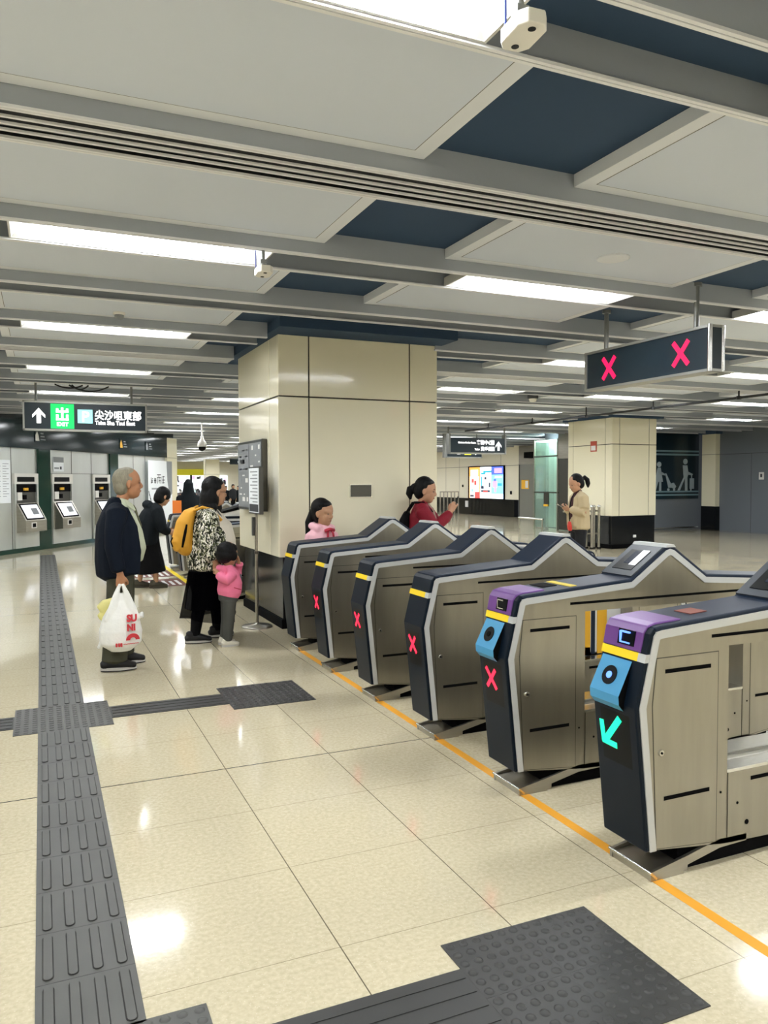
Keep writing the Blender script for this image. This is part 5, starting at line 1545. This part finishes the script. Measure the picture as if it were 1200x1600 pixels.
garment(root, 'top', 'taupe_top', [([V3(.03, 0, .85), V3(.04, 0, 1.0), V3(.035, 0, 1.15), V3(.03, 0, 1.26), V3(.02, 0, 1.335)], [(.15, .12), (.15, .13), (.145, .125), (.11, .10), (.06, .06)])])
garment(root, 'jacket', 'red_jacket', [([V3(0, 0, .80), V3(0, 0, .95), V3(0, 0, 1.1), V3(-.005, 0, 1.2), V3(-.005, 0, 1.28), V3(-.01, 0, 1.345)], [(.195, .15), (.195, .15), (.195, .15), (.185, .14), (.14, .11), (.085, .075)]),
        ([V3(0, -.1, 1.28), V3(.02, -.17, 1.255), V3(.10, -.19, 1.16), V3(.17, -.19, 1.105), V3(.25, -.12, 1.18), V3(.295, -.065, 1.235)], [.08, .082, .075, .07, .06, .045], (0, 0, 1)),
        ([V3(0, .1, 1.28), V3(.02, .17, 1.255), V3(.10, .18, 1.17), V3(.17, .175, 1.115), V3(.25, .11, 1.18), V3(.295, .055, 1.235)], [.08, .082, .075, .07, .06, .045], (0, 0, 1)),
        ([V3(.10, -.12, .85), V3(.115, -.12, 1.1), V3(.08, -.09, 1.27), V3(.0, -.08, 1.36)], [(.05, .035), (.05, .035), (.04, .03), (.03, .025)], (1, 0, 0)), ([V3(.10, .12, .85), V3(.115, .12, 1.1), V3(.08, .09, 1.27), V3(.0, .08, 1.36)], [(.05, .035), (.05, .035), (.04, .03), (.03, .025)], (1, 0, 0))])
garment(root, 'trousers', 'dark_skirt', [([V3(0, 0, .92), V3(0, 0, .84)], [(.16, .125), (.165, .125)]), ([V3(0, .085, .86), V3(.01, .085, .46), V3(-.02, .085, .09)], [.09, .07, .06]), ([V3(0, -.085, .86), V3(.01, -.085, .46), V3(-.02, -.085, .09)], [.09, .07, .06])])
shoe(root, (-.02, .085), (1, 0), .95); shoe(root, (-.02, -.085), (1, 0), .95)
R_ = root.rotation_euler.to_matrix()
ph = empty('phone', root.location + R_ @ Vector((.372, -.006, 1.345)), radians(-32), 'dark phone held up by the woman in the red jacket', 'phone')
MB().obox((0, 0, 0), (.01, .075, .155), rot(0, .25), 'phone_dark').build('case', ph, bevel=.004)
MB().obox((-.0055, 0, 0), (.0015, .068, .145), rot(0, .25), 'screen_dim').build('screen', ph)
rb = empty('backpack', root.location, radians(-32), 'black backpack on the back of the woman in the red jacket', 'backpack')
b = Blob(); b.tube([V3(-.19, 0, .86), V3(-.205, 0, 1.0), V3(-.195, 0, 1.15), V3(-.17, 0, 1.24)], [(.12, .05), (.14, .07), (.13, .06), (.09, .035)]); b.build('bag_body', 'black_cloth', rb, .01, 3)
m = MB()
for y in (-.11, .11): m.tube([(-.17, y * .8, 1.24), (-.10, y, 1.35), (.02, y * 1.05, 1.355), (.12, y * 1.1, 1.25)], .012, 8, 'black_cloth')
m.build('strap', rb)

# --- woman in the beige jacket by the far pillar, looking at her phone ---
root = empty('person', (7.93, 10.2, 0), radians(166), 'woman in a beige jacket looking down at her phone by the far pillar', 'person')
J = std(.985, neck=(.01, 0, 1.40), shL=(.01, .16, 1.33), elL=(.0, .215, 1.08), wrL=(.2, .06, 1.13), shR=(.01, -.16, 1.33), elR=(.0, -.215, 1.08), wrR=(.2, -.06, 1.12))
hd = Head((.05, 0, 1.535), 1.12, yaw=.12, pitch=.32)
body(root, J, hd, 'skin_a', .97, [(((.2, .06, 1.13), (.8, -.4, .35), (-.3, -.5, .8)), dict(s=.95, curl=.5, thumb_side=-1)), (((.2, -.06, 1.12), (.8, .4, .35), (-.3, .5, .8)), dict(s=.95, curl=.5))], .0075)
face_parts(root, hd)
hair_blob(root, hd, CAP + [((.0, 0, .086), (.078, .074, .045)), ((-.11, 0, .03), (.03, .03, .03))], [([(-.11, 0, .035), (-.16, 0, .05), (-.19, 0, .0), (-.185, 0, -.06), (-.17, 0, -.11)], [.022, .03, .036, .034, .012])])
garment(root, 'top', 'dark_red', [([V3(.03, 0, .95), V3(.035, 0, 1.15), V3(.03, 0, 1.3), V3(.01, 0, 1.385), V3(.015, 0, 1.43)], [(.14, .12), (.14, .12), (.12, .10), (.065, .065), (.06, .06)])])
garment(root, 'jacket', 'beige_jacket', [([V3(-.01, 0, .82), V3(-.01, 0, .90), V3(-.01, 0, 1.05), V3(-.015, 0, 1.22), V3(-.01, 0, 1.32), V3(-.02, 0, 1.385)], [(.205, .165), (.205, .165), (.20, .155), (.195, .14), (.15, .115), (.085, .08)]),
        ([V3(0, -.1, 1.33), V3(0, -.17, 1.31), V3(.0, -.21, 1.15), V3(.01, -.215, 1.08), V3(.1, -.14, 1.1), V3(.17, -.08, 1.115)], [.082, .086, .078, .075, .066, .055], (0, 0, 1)),
        ([V3(0, .1, 1.33), V3(0, .17, 1.31), V3(.0, .21, 1.15), V3(.01, .215, 1.08), V3(.1, .14, 1.1), V3(.17, .08, 1.125)], [.082, .086, .078, .075, .066, .055], (0, 0, 1)),
        ([V3(.10, -.12, .86), V3(.11, -.12, 1.1), V3(.08, -.085, 1.3), V3(-.01, -.07, 1.41)], [(.05, .035), (.05, .035), (.045, .03), (.035, .03)], (1, 0, 0)), ([V3(.10, .12, .86), V3(.11, .12, 1.1), V3(.08, .085, 1.3), V3(-.01, .07, 1.41)], [(.05, .035), (.05, .035), (.045, .03), (.035, .03)], (1, 0, 0))], voxel=.01)
garment(root, 'trousers', 'dark_skirt', [([V3(0, 0, .93), V3(0, 0, .80)], [(.165, .135), (.17, .135)]), ([V3(0, .085, .86), V3(.01, .085, .46), V3(-.02, .085, .09)], [.1, .08, .07]), ([V3(0, -.085, .86), V3(.01, -.085, .46), V3(-.02, -.085, .09)], [.1, .08, .07])], voxel=.01)
shoe(root, (-.02, .085), (1, 0), .95); shoe(root, (-.02, -.085), (1, 0), .95)
R_ = root.rotation_euler.to_matrix()
ph = empty('phone', root.location + R_ @ Vector((.31, 0, 1.185)), radians(166), 'dark phone in the hands of the woman in the beige jacket', 'phone')
MB().obox((0, 0, 0), (.15, .075, .01), rot(0, -.5), 'phone_dark').build('case', ph, bevel=.003)
hb = empty('shoulder_bag', root.location, radians(166), 'small red bag at the side of the woman in the beige jacket', 'bag')
b = Blob(); b.tube([V3(.19, .10, .80), V3(.20, .10, .87), V3(.20, .10, .93)], [(.05, .03), (.055, .035), (.04, .02)]); b.build('pouch', 'red_bag', hb, .008, 2)
m = MB(); m.tube([(.2, .1, .93), (.2, .09, 1.05), (.165, .06, 1.25), (.10, .03, 1.385)], .008, 6, 'black_cloth'); m.build('strap', hb)

# --- far figures ---
def far_person(loc, rz, label, top, legs, hooded=False, sc=1.0):
    root = empty('person', loc, rz, label, 'person')
    J = std(.95 * sc)
    hd = Head((.02 * sc, 0, 1.50 * sc), 1.05 * sc, pitch=.1)
    hz = [(((J['wrL']), (0, 0, -1), (0, -1, 0)), dict(s=.95 * sc, curl=.4, thumb_side=-1)), (((J['wrR']), (0, 0, -1), (0, 1, 0)), dict(s=.95 * sc, curl=.4))]
    body(root, J, hd, 'skin_b', .95 * sc, hz, .009)
    q = sc
    if hooded:
        garment(root, 'hooded_robe', top, [([V3(0, 0, .08 * q), V3(0, 0, .5 * q), V3(0, 0, .9 * q), V3(0, 0, 1.15 * q), V3(0, 0, 1.27 * q), V3(-.015 * q, 0, 1.37 * q), V3(-.015 * q, 0, 1.47 * q), V3(-.01 * q, 0, 1.57 * q), V3(-.01 * q, 0, 1.65 * q)],
            [(.26 * q, .24 * q), (.235 * q, .2 * q), (.23 * q, .18 * q), (.235 * q, .17 * q), (.21 * q, .15 * q), (.135 * q, .12 * q), (.115 * q, .125 * q), (.105 * q, .125 * q), (.05 * q, .07 * q)]),
            ([V3(0, -.1 * q, 1.27 * q), V3(0, -.19 * q, 1.24 * q), V3(-.02 * q, -.215 * q, 1.03 * q), V3(.03 * q, -.22 * q, .82 * q)], [.085 * q, .085 * q, .085 * q, .075 * q], (1, 0, 0)), ([V3(0, .1 * q, 1.27 * q), V3(0, .19 * q, 1.24 * q), V3(-.02 * q, .215 * q, 1.03 * q), V3(.03 * q, .22 * q, .82 * q)], [.085 * q, .085 * q, .085 * q, .075 * q], (1, 0, 0))], voxel=.014)
    else:
        hair_blob(root, hd, CAP + [((.0, 0, .07), (.085, .08, .06))], voxel=.01)
        garment(root, 'jacket', top, [([V3(0, 0, .78 * q), V3(0, 0, 1.0 * q), V3(0, 0, 1.2 * q), V3(0, 0, 1.3 * q), V3(0, 0, 1.37 * q)], [(.2 * q, .15 * q), (.2 * q, .15 * q), (.19 * q, .14 * q), (.14 * q, .11 * q), (.08 * q, .08 * q)]),
            ([V3(0, -.1 * q, 1.29 * q), V3(0, -.17 * q, 1.27 * q), V3(-.03 * q, -.21 * q, 1.04 * q), V3(.02 * q, -.21 * q, .85 * q)], [.08 * q, .08 * q, .07 * q, .06 * q], (1, 0, 0)), ([V3(0, .1 * q, 1.29 * q), V3(0, .17 * q, 1.27 * q), V3(-.03 * q, .21 * q, 1.04 * q), V3(.02 * q, .21 * q, .85 * q)], [.08 * q, .08 * q, .07 * q, .06 * q], (1, 0, 0))], voxel=.014)
    garment(root, 'trousers', legs, [([V3(0, 0, .9 * q), V3(0, 0, .8 * q)], [(.15 * q, .12 * q), (.155 * q, .12 * q)]), ([V3(0, .08 * q, .82 * q), V3(0, .08 * q, .45 * q), V3(-.02 * q, .08 * q, .08 * q)], [.085 * q, .07 * q, .06 * q]), ([V3(0, -.08 * q, .82 * q), V3(0, -.08 * q, .45 * q), V3(-.02 * q, -.08 * q, .08 * q)], [.085 * q, .07 * q, .06 * q])], voxel=.014)
    shoe(root, (-.02, .08 * q), (1, 0), q); shoe(root, (-.02, -.08 * q), (1, 0), q)
far_person((3.0, 17.6, 0), radians(95), 'person in a black hooded robe standing far off behind the yellow backpack', 'coat_black', 'black_cloth', True, .99)
far_person((8.80, 40.3, 0), radians(-90), 'person in dark clothes far off, left of the notice board, first of three', 'coat_black', 'dark_skirt', False, .85)
far_person((9.05, 39.8, 0), radians(-60), 'person in dark clothes far off, left of the notice board, middle of three', 'dark_skirt', 'black_cloth', False, .9)
far_person((9.42, 40.2, 0), radians(-120), 'person in dark clothes far off, left of the notice board, nearest to it', 'coat_black', 'black_cloth', False, .85)
# ------------------------------------------------------------------ camera, world, colour
cam = bpy.data.cameras.new('camera')
co = bpy.data.objects.new('camera', cam)
COL.objects.link(co)
yw, pt, rl = radians(23.7924), radians(2.2355), radians(-.1592)
F = Vector((sin(yw) * cos(pt), cos(yw) * cos(pt), -sin(pt)))
R0 = Vector((cos(yw), -sin(yw), 0)); U0 = R0.cross(F)
R1 = R0 * cos(rl) + U0 * sin(rl); U1 = U0 * cos(rl) - R0 * sin(rl)
co.matrix_world = Matrix((R1, U1, -F)).transposed().to_4x4()
co.location = (0, 0, 1.58)
cam.sensor_fit = 'VERTICAL'; cam.sensor_height = 36.0; cam.lens = 36.0 * 1215.1 / 1600
cam.clip_start = .05; cam.clip_end = 200
SC.camera = co

wd = bpy.data.worlds.new('world'); SC.world = wd; wd.use_nodes = True
wd.node_tree.nodes['Background'].inputs[0].default_value = (.9, .95, 1, 1)
wd.node_tree.nodes['Background'].inputs[1].default_value = .1
vs = SC.view_settings
vs.view_transform = 'Standard'; vs.look = 'None'; vs.gamma = 1.0; vs.use_curve_mapping = False
vs.exposure = EXPOSURE
SC.display_settings.display_device = 'sRGB'
SC.cycles.max_bounces = 10
SC.cycles.diffuse_bounces = 5
SC.cycles.glossy_bounces = 4
SC.cycles.transparent_max_bounces = 12
SC.cycles.transmission_bounces = 6
SC.cycles.sample_clamp_indirect = 6.0
SC.cycles.use_denoising = True
